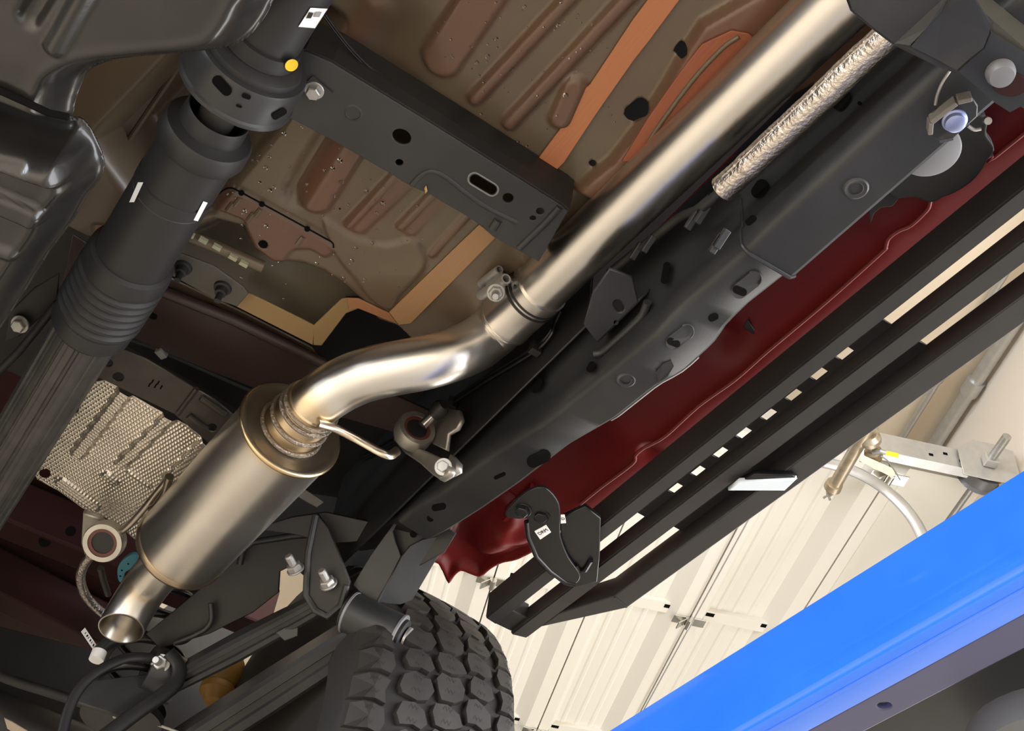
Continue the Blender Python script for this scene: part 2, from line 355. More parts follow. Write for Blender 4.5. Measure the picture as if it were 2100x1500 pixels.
# --- track, torsion shaft
TR = thing('door_track', 'galvanised horizontal and curved track along the edge of the open door', 'door track', bpt(door_u0, vj[2], ZD))
ut = door_u0-0.07
v_a, v_b = vj[0]-0.8, v_wall-0.42
def chan(u0, u1): # a C channel section (u,z), opening to the door
    return [(u1, 0.055), (u0, 0.055), (u0, -0.055), (u1, -0.055), (u1, -0.049), (u0+0.006, -0.049), (u0+0.006, 0.049), (u1, 0.049)]
loft('horizontal_track', [np.array([bpt(ut+a, v, ZD+0.02+b) for a, b in chan(-0.035, 0.02)]) for v in (v_a, v_b+0.25)], GALV, TR)
for k in range(7): box('track_hole', bpt(ut-0.0355, v_b+0.2-0.07*k-(0.3 if k > 3 else 0), ZD+0.03-0.025*(k % 2)), (BW, BD, AX[2]), (0.0008, 0.010, 0.007), INK, TR)
arc = [(v_b-0.45+0.38*math.sin(t), ZD-0.10-0.38+0.38*math.cos(t)) for t in np.linspace(0, math.pi/2, 14)]
arc = [(v_b-0.75, ZD-0.10)]+arc+[(arc[-1][0], 2.6)]
tube('curved_track', [bpt(ut+0.045, v, z) for v, z in arc], 0.030, GALV, TR, 10, sq=(1.0, 0.6))
SH = thing('torsion_shaft', 'steel torsion shaft with end bearing plate above the doorway', 'door shaft', bpt(ut, v_wall-0.16, ZD+0.25))
ZSF = ZD+0.25
while buv(2030, 945, ZSF)[1] > v_wall-0.17: ZSF -= 0.02
us = buv(2030, 945, ZSF)
tube('shaft', [bpt(us[0]-0.16, us[1], ZSF), bpt(us[0]+3.0, us[1], ZSF)], 0.020, ZINC, SH, 14)
plate('bearing_plate', [bpt(us[0]+0.02, us[1]+a, ZSF+b) for a, b in ((-.13, -.10), (.14, -.10), (.14, .11), (.05, .13), (-.05, .13), (-.13, .06))], 0.006, GALV, SH)
tube('cable_drum', [bpt(us[0]+s, us[1], ZSF) for s in (0.04, 0.05, 0.11, 0.12)], [0.10, 0.085, 0.085, 0.10], WASHER, SH, 24)
box('collar', bpt(us[0]-0.005, us[1], ZSF), (BW, BD, AX[2]), (0.02, 0.03, 0.03), GALV, SH, 0.004)
# --- conduits along the wall/ceiling corner
for (dv, dz, r, lab) in ((-0.20, -0.03, 0.016, 'thin steel conduit on the tan ceiling beside the wall'), (-0.05, -0.07, 0.034, 'thick steel conduit in the corner of ceiling and pale wall')):
    t = thing('conduit', lab, 'conduit', bpt(-3, v_wall+dv, ZC+dz), group='ceiling conduits')
    tube('pipe', [bpt(u, v_wall+dv, ZC+dz) for u in (-8, 6)], r, GALV, t, 12)
    for u in (buv(1940, 925, ZC)[0]+0.15, buv(2045, 770, ZC)[0]): tube('coupling', [bpt(u, v_wall+dv, ZC+dz), bpt(u+0.09, v_wall+dv, ZC+dz)], r*1.35, GALV, t, 12)
# --- air line drop with valve and tags
zz = 4.35
AL = thing('air_line', 'brass and iron air line drop with valve and hanging tags beside the door track', 'air line', Z(1770, 900, zz))
tube('pipe', [Z(1781, 876, zz), Z(1741, 945, zz), Z(1712, 996, zz)], 0.028, BRASS, AL, 14)
lathe('nozzle', Z(1712, 992, zz), Z(1697, 1020, zz), [(0, .036), (.03, .038), (.032, .030), (.075, .012), (.08, .010)], BRASS, AL, 16)
tube('nozzle_clip', [Z(1690, 1021, zz), Z(1698, 1016, zz-.02), Z(1702, 1025, zz)], 0.006, ZINC, AL, 8)
tube('riser', [Z(1780, 830, zz+.2), Z(1781, 890, zz)], 0.040, BRASS, AL, 14)
lathe('union', Z(1782, 892, zz), Z(1790, 925, zz), [(0, .03), (.02, .045), (.04, .045), (.045, .026), (.09, .026), (.10, .036), (.13, .036), (.135, .022)], BRASS, AL, 16)
lathe('valve', Z(1786, 922, zz), Z(1794, 944, zz), [(0, .022), (.02, .034), (.06, .034), (.07, .018), (.085, .018)], BRONZE, AL, 12)
tube('lever', [Z(1790, 929, zz-.03), Z(1806, 926, zz-.04), Z(1815, 929, zz-.04)], 0.010, ZINC, AL, 8)
plate('yellow_grip', [Z(*q, zz-.04) for q in ((1815, 926), (1843, 932), (1842, 938), (1815, 932))], 0.012, YTAG, AL)
plate('card_tag', [Z(*q, zz-.05) for q in ((1765, 932), (1833, 962), (1836, 976), (1829, 979), (1763, 946))], 0.003, CARD, AL)
tube('tag_wire', [Z(1806, 935, zz-.05), Z(1820, 945, zz-.05), Z(1835, 966, zz-.05), Z(1846, 985, zz-.05)], 0.003, ZINC, AL, 6)

# ================================================================== BLUE LIFT ARM
ya, za = 0.80, 1.0
e1 = Dp(1670, 1229, 1.20); yb, zt = e1[1], e1[2]
b12 = Y(1700, 1351, yb); zb = b12[2]
LA = thing('lift_arm', 'blue painted steel lift arm crossing the lower right corner', 'lift arm', (-0.7, yb, zb))
def yz(px, py, z): p = Z(px, py, z); return (p[1], p[2])
hl = yz(1700, 1424, zb-0.024); db = yz(1700, 1482, zb-0.022)
fl0 = yz(1700, 1482, zb-0.020); fl1 = yz(1700, 1539, zb-0.020)
sec = [(yb, zt), (yb, zb), (hl[0]-.010, hl[1]+.006), (hl[0], hl[1]), (hl[0]+0.006, hl[1]-.001), (db[0], zb-0.022), (db[0]+0.003, zb+0.02), (db[0]+0.003, zt)]
xs = (-1.22, 0.6)
bo = loft('beam', [np.array([(x, a, b) for a, b in sec]) for x in xs], BLUE, LA)
bm = bmesh.new(); bm.from_mesh(bo.data); bmesh.ops.bevel(bm, geom=[e for e in bm.edges if abs((e.verts[0].co-e.verts[1].co).x) > 1], offset=0.004, segments=3, affect='EDGES'); bm.to_mesh(bo.data); bm.free()
for p in bo.data.polygons: p.use_smooth = True
bo.data.set_sharp_from_angle(angle=math.radians(30))
hc = Z(1813, 1445, zb-0.018)
th = np.linspace(0, 2*np.pi, 20, endpoint=False)
plate('flange', [(xs[0], db[0]-.001, zb-.016), (xs[1], db[0]-.001, zb-.016), (xs[1], fl1[0], zb-.016), (xs[0], fl1[0], zb-.016)], 0.008, GREYP, LA, holes=[[(hc[0]+.0065*math.cos(t), hc[1]+.0065*math.sin(t), zb-.016) for t in th]])
loft('inner_channel', [np.array([(x, a, b) for a, b in ((fl1[0]-.002, zb+.02), (fl1[0]+.25, zb+.02), (fl1[0]+.25, zt), (fl1[0]-.002, zt))]) for x in xs], BLACKD, LA)
pc = Z(2190, 1580, zb-.05)
lathe('pad', pc+np.array([0, 0, .04]), pc+np.array([0, 0, -1.]), [(0, .085), (.03, .085), (.045, .070), (.05, .05)], mat('grey_rubber_pad', (.10, .10, .10), .6), LA, 32)

# ================================================================== SIDE STEP
ZS = 1.98
yA0, yA1, yB0, yB1, yC0, yC1 = [Z(1650, q, ZS)[1] for q in (744, 785, 838, 881, 936, 986)]
HA = 0.052; HB_ = Y(1650, 801, yB0)[2]-ZS; HC = Y(1650, 893, yC0)[2]-ZS; HT = HC
STEP = thing('side_step', 'black powder coated side step of three long rails under the red sill', 'side step', ((-0.9), (yA0+yC1)/2, ZS))
xr = Z(997, 1270, ZS)[0]; xr2 = Z(1085, 1313, ZS)[0]; xf = 0.35
def rail_tube(name, x0a, x0b, x1, ya, yb, HT, parent=STEP):
    r = 0.004; sc = [(0, r), (0, 1-r), (1, 1-r), (1, r)]
    A = [(x0a, ya, ZS), (x0a, ya, ZS+HT), (x0b, yb, ZS+HT), (x0b, yb, ZS)]; B = [(x1, ya, ZS), (x1, ya, ZS+HT), (x1, yb, ZS+HT), (x1, yb, ZS)]
    o = loft(name, [np.array(A), np.array(B)], STEPM, parent)
    bm = bmesh.new(); bm.from_mesh(o.data); bmesh.ops.bevel(bm, geom=list(bm.edges), offset=0.0025, segments=2, affect='EDGES'); bm.to_mesh(o.data); bm.free(); return o
rail_tube('inner_rail', xr, xr-0.004, xf, yA0, yA1, HA)
rail_tube('middle_rail', xr-0.01, xr2, xf, yB0, yB1, HB_)
xc = Z(1288, 1249, ZS)[0]; xe = Z(1117, 1291, ZS)[0]
O1 = [(xf, yC0), (xf, yC1), (xc, yC1), (xe, yB1-0.002), (xe+0.05, yB1-0.002), (xc+0.012, yC0)]
orail = plate('outer_rail', [(a, b, ZS+HT/2) for a, b in O1], HT, STEPM, STEP, normal=(0, 0, 1), bev=0.002)
bar('rear_cross_tube', (xr+0.014, yA1-.002, ZS+HT/2+.004), (xr+0.014, yB0+.002, ZS+HT/2+.004), 0.05, HT-.008, STEPM, STEP, bev=0.002)
bar('weld_seam', (xc+.002, yC1-.002, ZS-.0005), (xc+.010, yC0+.002, ZS-.0005), 0.003, 0.002, BLACK, orail)
# perforated plate between inner and middle rail
xp0, xp1 = Z(1300, 1076, ZS)[0], Z(1795, 670, ZS)[0]
tabs = [(1733, 725), (1680, 767), (1628, 810), (1577, 850), (1526, 888), (1478, 928), (1432, 966), (1386, 1001)]
zp = ZS+HB_-0.004
holes = []
for q in tabs:
    c = Z(q[0], q[1], zp); holes.append([(c[0]+a*0.0115, c[1]+b*0.0064, zp) for a, b in ((-1, -1), (1, -1), (1, 1), (-1, 1))])
plate('perforated_plate', [(xp0, yA1-.001, zp), (xp1, yA1-.001, zp), (xp1, yB0+.001, zp), (xp0, yB0+.001, zp)], 0.004, STEPM, STEP, holes=holes, bev=0.0003)
xq0, xq1 = Z(1368, 1106, ZS)[0], Z(1868, 718, ZS)[0]
plate('tread_plate', [(xq0, yB1-.001, ZS+HT-.004), (xq1, yB1-.001, ZS+HT-.004), (xq1, yC0+.001, ZS+HT-.004), (xq0, yC0+.001, ZS+HT-.004)], 0.005, STEPM, STEP, bev=0.0004)
sl = [Z(*q, ZS-.008) for q in ((1493, 1003), (1516, 984), (1634, 979), (1609, 1003))]
LB = plate('sky_glint_bar', sl, 0.008, mat('painted_sky_reflection', (0.72, 0.80, 0.86), 0.25), STEP, bev=0.0015); LB['label'] = 'flat bar across the outer rails with a painted pale blue white sky reflection'  # pale blue paints the sky reflection on a flat cross bar
plate('glint_bar_bracket', [Z(*q, ZS-.004) for q in ((1520, 983), (1548, 968), (1625, 970), (1636, 979))], 0.010, SATIN, STEP)
# step bracket with its stickers
SB = thing('step_bracket', 'curved black steel step bracket marked with a small white sticker', 'bracket', Y(1140, 1100, yA0-.02))
zbk = 2.03
arc_px = [(1036, 1053), (1062, 1022), (1090, 1002), (1120, 1000), (1146, 1030), (1149, 1070), (1150, 1100), (1165, 1140), (1190, 1178), (1178, 1196), (1158, 1190), (1128, 1168), (1104, 1142), (1088, 1108), (1081, 1080), (1082, 1062), (1060, 1062)]
bk = plate('bracket_plate', ZL(catmull(arc_px, 4, True), 1.958), 0.006, SATIN, SB, normal=(0, 0, 1))
plate('bracket_flange', ZL([(1149, 1060), (1200, 1036), (1232, 1060), (1230, 1140), (1225, 1190), (1180, 1200), (1165, 1140), (1150, 1100)], 1.966), 0.008, SATIN, SB, normal=(0, 0, 1))
tube('bracket_rim', ZL([(1080, 1070), (1083, 1100), (1100, 1142), (1128, 1172), (1160, 1196), (1180, 1200)], 1.956), 0.004, SATIN, SB, 10)
hexbolt('bolt', Z(1072, 1046, 1.955), (0, -.2, -1), 0.010, 0.008, SATIN, SB)
hexbolt('bolt', Z(1110, 1060, 1.955), (0, -.2, -1), 0.010, 0.005, SATIN, SB)
tube('weld', ZL([(1180, 1160), (1188, 1172), (1200, 1170), (1212, 1150)], 1.960), 0.004, SATIN, SB, 8)
for (pts, txt, sz) in ((((1096, 1090), (1120, 1077), (1130, 1092), (1108, 1107)), 'DRM', 0.0088), (((1150, 1056), (1158, 1056), (1161, 1073), (1150, 1074)), 'D', 0.0075)):
    st = plate('sticker', ZL(pts, 1.9546), 0.0008, WHITE, SB, bev=0.0001, normal=(0, 0, 1)); st['label'] = 'small white sticker with black letters'
    fc = bpy.data.curves.new('text', 'FONT'); fc.body = txt; fc.size = sz; fc.align_x = 'CENTER'; fc.align_y = 'CENTER'; fc.extrude = 0.0002
    to = bpy.data.objects.new('text', fc); COL.objects.link(to); dg = bpy.context.evaluated_depsgraph_get(); me = bpy.data.meshes.new_from_object(to.evaluated_get(dg)); bpy.data.objects.remove(to)
    P4 = ZL(pts, 1.9540); c = P4.mean(0); ex = unit(P4[1]-P4[0]); nz = np.array([0, 0, -1.]); ex = unit(ex-nz*ex.dot(nz)); ey = np.cross(nz, ex)
    me.transform(Matrix(((ex[0], ey[0], nz[0], c[0]), (ex[1], ey[1], nz[1], c[1]), (ex[2], ey[2], nz[2], c[2]), (0, 0, 0, 1)))); me.materials.clear()
    lo = link('lettering', me, INK, st)

# ================================================================== RED SILL
crease = [(2100, 274), (2036, 317), (2006, 330), (1990, 352), (1977, 362), (1935, 391), (1911, 407), (1905, 425), (1896, 437), (1868, 463), (1843, 474), (1822, 490), (1816, 508), (1806, 520), (1700, 615), (1623, 680), (1567, 727), (1507, 780), (1433, 833), (1367, 893), (1335, 912), (1318, 921), (1303, 935), (1297, 952), (1233, 1000), (1190, 1035), (1120, 1090)]
ZR = 2.09
cr = ZL(crease, ZR); cr = cr[np.argsort(cr[:, 0])]
cr = np.vstack([[cr[0]-np.array([.3, 0, 0])], cr, [cr[-1]+np.array([.5, 0, 0])]])
def zrock(P):
    yc = np.interp(P[:, 0], cr[:, 0], cr[:, 1]); ys = cr[:, 1].mean(); s = P[:, 1]-yc
    zi = ZR+0.30*np.maximum(-s, 0); zo = ZR+0.12*np.maximum(s, 0)
    z = np.maximum(zi, zo); k = 0.006; z = np.where(np.abs(s) < k*2, z+0.0016*(1-np.abs(s)/(2*k)), z)
    # dimple with the punched drain behind the chassis rail step
    for (px, py, r, h) in ((1478, 712, .035, .022), (1330, 930, .02, .01)):
        c = Z(px, py, ZR)[:2]; z += h*np.exp(-((P-c)**2).sum(1)/(2*(r*.6)**2))
    return z
SILL = thing('sill_panel', 'red painted body sill with a wavy pinch seam beside the chassis rail', 'sill panel', (-0.8, 0.85, ZR))
tube('pinch_seam', [(p[0], p[1], ZR+.0005) for p in catmull(cr[2:], 4)], .0028, mat('red_seam_highlight', (.17, .02, .018), .5), SILL, 10)  # lighter red paints the highlight along the pinch seam
hfield('sill_skin', [(-1.33, .62), (.45, .62), (.45, .905), (-1.30, .905), (-1.33, .87)], 0.006, zrock, RED, SILL, 0.0015)
for q in ((1621, 708), (1497, 812)): plate('reflector_chip', [Z(q[0]+a, q[1]+b, ZR+.012) for a, b in ((-4, 4), (2, -4), (6, -6), (5, -1))], 0.002, ORANGE, SILL)
plate('seam_line', [Z(*q, ZR+.012) for q in ((1533, 655), (1545, 672), (1562, 697), (1564, 703), (1556, 698), (1540, 682), (1525, 672))], 0.002, BLACKD, SILL)
# cab corner
CC = thing('cab_corner', 'rounded red rear cab corner panel behind the step bracket', 'body panel', Z(1000, 1130, 2.12))
cpx = [(935, 1060), (905, 1125), (880, 1170), (894, 1178), (906, 1198), (917, 1217), (929, 1203), (942, 1196), (962, 1202), (983, 1206), (1002, 1193), (1028, 1178), (1055, 1170), (1080, 1158), (1110, 1140), (1135, 1110), (1150, 1050), (1130, 1000), (1090, 995), (1060, 1010), (1000, 1030)]
cz = 2.11
c_r1 = ZL([(1052, 1062), (1047, 1085), (1030, 1102), (1000, 1120), (988, 1130)], cz)[:, :2]; c_r2 = ZL([(1085, 1112), (1060, 1122), (1035, 1125), (1015, 1140), (990, 1152)], cz)[:, :2]
c_out = ZL(catmull(cpx, 3, True), cz)
def zcab(P):
    d, _ = sd_poly(P, c_out[:, :2]); z = np.full(len(P), cz+0.03)
    for L in (c_r1, c_r2):
        dd = np.min([sd_seg(P, L[i], L[i+1]) for i in range(len(L)-1)], axis=0); z -= 0.022*np.exp(-(dd/0.022)**2)
    z -= 0.012*np.exp(-((d+0.004)/0.008)**2)
    e = Z(960, 1160, cz)[:2]; z += 0.02*np.exp(-((P-e)**2).sum(1)/(2*.035**2)); return z
hfield('corner_skin', c_out, 0.0045, zcab, RED, CC, 0.0015)
bar('flange', Z(1036, 1056, cz-.02), Z(1090, 1006, cz-.02), 0.006, 0.03, RED, CC)
# ================================================================== CHASSIS RAIL
YI, YO = 0.607, 0.677
RAIL = thing('chassis_rail', 'black steel chassis rail kicking up towards the rear wheel', 'chassis rail', (-0.8, .64, 1.93))
inn = YL([(1527, 507), (1443, 580), (1393, 623), (1333, 687), (1253, 753), (1167, 820), (1110, 867), (1000, 933), (900, 1008), (832, 1050), (795, 1082)], YI)
out = YL([(1620, 565), (1533, 633), (1500, 665), (1433, 722), (1365, 786), (1267, 863), (1167, 920), (1067, 997), (990, 1050), (920, 1094), (872, 1118)], YO)
front_x = 0.35
zi = lambda x: np.interp(x, inn[::-1, 0], inn[::-1, 2]); zo = lambda x: np.interp(x, out[::-1, 0], out[::-1, 2])
XR = np.linspace(-1.44, inn[0, 0], 60)
def rail_ring(x, yi, yo, zi_, zo_, h, r=0.012):
    pts = [(yi, zi_+h), (yi, zi_+h*.55), (yi+.004, zi_+h*.50), (yi+.004, zi_+.045), (yi, zi_+.035), (yi, zi_+r)]
    for k in range(1, 4): t = math.pi/2*k/4; pts.append((yi+r-r*math.cos(t), zi_+r-r*math.sin(t)))
    pts += [(yi+r, zi_), (yo-r*.6, zo_), (yo, zo_+r*.6), (yo, zo_+h)]
    return np.array([(x, a, b) for a, b in pts])
yo_at = lambda x: YO + 0.010*math.exp(-((x-(Z(1420, 735, 1.93)[0]))/.05)**4)
loft('rear_section', [rail_ring(x, YI+.003, yo_at(x), zi(x)+.002, zo(x)+.002, 0.20) for x in XR], BLACK, RAIL, smooth=True, angle=40)
# forward sleeve, slightly larger, with a curved front lip
xj0 = Z(1521, 503, 1.925)[0]; xj1 = Z(1620, 561, 1.925)[0]
zf = min(zi(xj0), zo(xj0))-0.003
ff = rail_ring(front_x, YI-.002, YO+.004, zf, zf, .20); f0 = rail_ring(xj0, YI-.002, YO+.004, zf, zf, .20)
f0[:, 0] += np.interp(f0[:, 1], [YI, YO], [0, xj1-xj0+0.0])
fs = loft('front_section', [f0, ff], BLACK, RAIL, smooth=True, angle=40)
lip = np.array([p for p in f0[2:14]])
tube('lap_edge', lip-np.array([0.002, 0, 0.001]), 0.0026, BLACK, RAIL, 8)
# plug holes on the underside
def disc_hole(name, px, py, r, parent, n=(0, 0, -1), plane=None, off=0.0012, sx=1.0, ang=0.0):
    c = plane if plane is not None else Z(px, py, zf)
    return lathe(name, c, c+np.asarray(n, float), [(-.004, r), (off, r), (off+.0006, r*.97)], INK, parent, 20)
def dimple(px, py, r, zpl, parent, deep=True):
    c = Z(px, py, zpl); o = lathe('hole_rim', c+np.array([0, 0, .002]), c-np.array([0, 0, 1.]), [(0, r*1.9), (.0030, r*1.85), (.0042, r*1.6), (.0032, r*1.15), (.0036, r), (-.004, r*.9)], BLACK, parent, 28, cap=False)
    lathe('hole', c+np.array([0, 0, .002]), c-np.array([0, 0, 1.]), [(0, r*1.05), (.0008, r*1.05)], INK, o, 20)
dimple(1755, 386, .0075, zf, RAIL)
for (px, py, rr) in ((1283, 779, .007),): dimple(px, py, rr, zi(Z(px, py, 1.94)[0])+.002, RAIL)
def tab_slot(px, py, L, r, ang, zpl):   # half-punched oblong tab
    b = rail_patch('punched_tab', slot((px, py), L, r, ang), .0018, BLACK, RAIL)
    a = math.radians(ang); ex, ey = px-L*.95*math.cos(a), py-L*.95*math.sin(a)
    rail_patch('tab_opening', slot((ex, ey), r*.45, r*.5, ang+60), .0004, INK, b, .0018)
    tube('tab_edge', ZL([(px+L*.9*math.cos(a)+r*math.cos(a+t), py+L*.9*math.sin(a)+r*math.sin(a+t)) for t in np.linspace(-1.5, 1.6, 9)], zpl-.0018), .0011, BLACK, b, 6)
def railz(x, y): return zi(x)+.002+(zo(x)-zi(x))*np.clip((y-YI-.015)/(YO-YI-.02), 0, 1)
def on_rail(px, py):
    z = 1.94
    for _ in range(6): p = Z(px, py, z); z = railz(p[0], p[1])
    return Z(px, py, z)
def zloc(px, py): return on_rail(px, py)[2]
def rail_patch(name, pts, thick, m, parent, off=0.0):
    V = [on_rail(*q)-np.array([0, 0, off]) for q in pts]; n = len(V); W = [v-np.array([0, 0, thick]) for v in V]
    return mesh(name, V+W, [tuple(range(n)), tuple(range(n, 2*n))]+[(i, (i+1) % n, n+(i+1) % n, n+i) for i in range(n)], m, parent)
tab_slot(1532, 583, 20, 16, -38, zloc(1532, 583)-.001)
tab_slot(1395, 690, 18, 15, -38, zloc(1395, 690)-.001)
rail_patch('patch', [(1345, 762), (1360, 745), (1376, 738), (1382, 750), (1370, 770), (1350, 782)], .0012, BLACKD, RAIL)
for (px, py, L, r, a) in ((1463, 651, 4, 7, -25), (1105, 941, 13, 13, -25), (900, 1040, 8, 7, -10), (1025, 976, 9, 4, -25)):
    rail_patch('hole', slot((px, py), L, r, a), .0006, INK, RAIL)
for (px, py, r) in ((883, 1063, .006), (848, 1096, .006)): lathe('hole', Z(px, py, zloc(px, py)), Z(px, py, zloc(px, py)-1), [(-.001, r), (.0010, r)], INK, RAIL, 16)
tube('flange_seam', ZL([(1353, 782), (1325, 815), (1290, 830), (1262, 852), (1200, 890), (1165, 913), (1150, 935), (1120, 958), (1070, 985), (1005, 1020), (930, 1062)], 1.945)+np.array([0, 0, 0]), .0015, BLACK, RAIL, 6) if False else None
kz = zi(-1.44)
loft('kick_up', [rail_ring(x, YI+.003, YO, z, z, .14) for x, z in ((-1.43, kz+.004), (-1.55, kz+.05), (-1.72, kz+.14))], BLACKD, RAIL, smooth=True, angle=40)
# bright bare lower lip
lp = np.array([(x, yo_at(x)-.0005, zo(x)+.0075) for x in np.linspace(Z(1250, 870, 1.94)[0], Z(1435, 735, 1.94)[0], 12)])
tube('bare_edge', lp, .0014, mat('bare_edge_metal', (.28, .28, .29), .4, .6), RAIL, 8)
# inner side openings
for (px, py, L, r, a, nm) in ((1100, 790, 8, 9, -60, 0), (1212, 753, 5, 7, -60, 0), (1725, 205, 10, 13, -50, 0), (1763, 212, 0.1, 4, 0, 0), (1558, 387, 8, 13, -55, 0), (1540, 452, 6, 7, -40, 0), (1365, 560, 16, 7, -80, 0)):
    plate('side_opening', YL(slot((px, py), L, r, a), YI-.0022), .0008, INK, RAIL, bev=.0001)
# rear hanger bracket under the rail end
HB = thing('link_bracket', 'folded black bracket at the end of the chassis rail holding the trailing links', 'bracket', Z(780, 1230, 2.0))
nb_ = unit(np.array([.55, -.55, -.62])); pb0 = Y(775, 1150, .625)
def onp(px, py, p0=pb0, n=nb_): d = ray(px, py); return CAM+d*((p0-CAM).dot(n)/d.dot(n))
nb2 = unit(np.array([.62, .12, -.75])); pb1 = onp(800, 1190)
def onp2(px, py): return onp(px, py, pb1, nb2)
plate('inner_plate', [onp(*q) for q in ((828, 1046), (803, 1080), (760, 1140), (724, 1200), (745, 1222), (772, 1237), (797, 1192), (823, 1142), (812, 1112), (806, 1090), (818, 1070))], .005, BLACK, HB)
plate('outer_plate', [onp2(*q) for q in ((823, 1142), (840, 1120), (866, 1106), (921, 1096), (915, 1112), (845, 1231), (820, 1240), (772, 1237), (797, 1192))], .005, BLACK, HB)
plate('gusset', [onp(*q)+np.array([-.012, .012, .01]) for q in ((822, 1042), (880, 1060), (930, 1090), (905, 1130), (850, 1160), (800, 1130), (790, 1090))], .004, BLACKD, HB)
tube('fold_ridge', [onp(824, 1146), onp(800, 1188), onp(774, 1234)], .0025, BLACK, HB, 8)

# bracket carried on the inside of the rail
SBK = thing('side_bracket', 'flat black bracket plate with two holes on the inside of the chassis rail', 'bracket', Z(1250, 650, 1.985))
zb2 = 1.99
plate('bracket_face', ZL([(1296, 566), (1309, 617), (1224, 701), (1197, 664), (1215, 600), (1250, 550)], zb2), .005, BLACK, SBK, holes=[ZL(slot((1269, 626), 5, 9, 60), zb2), ZL(ell((1263, 659), 7, 7), zb2)])
tube('rolled_edge', ZL(catmull([(1218, 727), (1235, 723), (1262, 700), (1295, 670), (1318, 645), (1328, 620)], 4), zb2-.005), .0055, BLACK, SBK, 10)
plate('bracket_side', [Z(1309, 617, zb2), Z(1224, 701, zb2), Z(1224, 701, zb2)+np.array([0, .03, .06]), Z(1309, 617, zb2)+np.array([0, .03, .06])], .004, BLACK, SBK)

# ================================================================== CROSS MEMBER
ZX = 2.045
XM = thing('cross_member', 'black stamped steel cross member with oval holes under the brown floor', 'cross member', Z(860, 300, ZX))
xo = [(560, 200), (575, 150), (600, 112), (628, 104), (680, 127), (900, 262), (1150, 419), (1165, 432), (1105, 535), (1090, 527), (1040, 500), (1010, 482), (990, 463), (950, 437), (915, 417), (880, 396), (845, 382), (800, 354), (760, 331), (680, 285), (600, 243), (572, 230)]
xh = [ell((824, 279), 20, 15, 25), ell((819, 332), 8, 7), slot((991, 378), 19, 11, 31), ell((1042, 405), 11, 10), ell((1108, 432), 8, 7), ell((1093, 446), 6, 5)]
plate('bottom_face', ZL(xo, ZX), .004, BLACK, XM, holes=[ZL(h, ZX) for h in xh], bev=.001)
fw_edge = ZL([(600, 112), (628, 104), (680, 127), (900, 262), (1150, 419), (1165, 432)], ZX)
loft('front_wall', [np.array([p+np.array([.0, 0, 0]) for p in fw_edge]), np.array([p+np.array([.003, 0, .02]) for p in fw_edge]), np.array([p+np.array([.004, 0, .058]) for p in fw_edge])], BLACKD, XM, closed=False, cap=False).modifiers.new('t', 'SOLIDIFY').thickness = .003  # shade on the wall put into a darker paint than the bottom face
rw_edge = ZL([(572, 230), (600, 243), (760, 331), (845, 382), (880, 396), (990, 463), (1040, 500), (1105, 535)], ZX)
loft('rear_wall', [np.array([p for p in rw_edge]), np.array([p+np.array([-.004, 0, .055]) for p in rw_edge])], BLACKD, XM, closed=False, cap=False).modifiers.new('t', 'SOLIDIFY').thickness = .003
tube('stamped_step', ZL(catmull([(845, 378), (862, 360), (885, 350), (915, 362), (950, 390), (1000, 425), (1060, 455)], 4), ZX-.0005), .004, BLACK, XM, 10)
tube('stamped_rib', ZL([(1010, 468), (1022, 450)], ZX-.0005), .006, BLACK, XM, 10)
tube('end_rib', ZL([(1148, 424), (1120, 455), (1065, 508)], ZX-.001), .005, BLACK, XM, 10)
c = Z(725, 230, ZX); lathe('bush_rim', c+np.array([0, 0, .002]), c-np.array([0, 0, 1.]), [(0, .012), (.004, .0115), (.005, .009), (.003, .0075), (-.006, .007)], BLACK, XM, 28, cap=False)
lathe('bush_hole', c+np.array([0, 0, .002]), c-np.array([0, 0, 1.]), [(0, .0078), (.001, .0078)], INK, XM, 20)
plate('chip', ZL([(870, 386), (874, 380), (877, 392), (872, 398)], ZX-.004), .002, mat('rubbed_bare_primer', (.35, .22, .08), .6), XM)
sc = mat('scuffed_edge', (.16, .155, .15), .5)
for h in (slot((991, 378), 21, 13, 31),):
    tube('scuffed_rim', ZL(h+[h[0]], ZX-.0018), .0012, sc, XM, 6)
CB = thing('bolt', 'large flanged bolt in the end of the cross member beside the driveshaft', 'bolt', Z(645, 184, ZX))
pb = Z(645, 184, ZX-.003); bar('backing_plate', Z(628, 168, ZX-.0025), Z(668, 202, ZX-.0025), .026, .004, BLACK, CB)
hexbolt('head', pb, (0, 0, -1), .0088, .012, ZINC, CB, 1.35)

# ================================================================== FLOOR PAN
ZP = 2.105
FLOORP = thing('floor_pan', 'brown stamped cab floor pan with pressed ribs and beads of water', 'floor pan', (-0.7, .3, ZP))
def q2(pts): return ZL(pts, ZP)[:, :2]
pan_out = np.array([(.35, -.35), (.35, .60), (-1.09, .60)]).tolist()
rear_px = [(960, 720), (850, 700), (818, 668), (735, 640), (700, 640), (660, 712), (640, 712), (500, 640), (340, 560), (150, 470), (40, 420)]
pan_poly = np.vstack([[(.30, -.30), (.30, .605), (-.45, .605), (-.60, .552), (-1.0, .545)], q2(rear_px), [(-1.15, -.30)]])
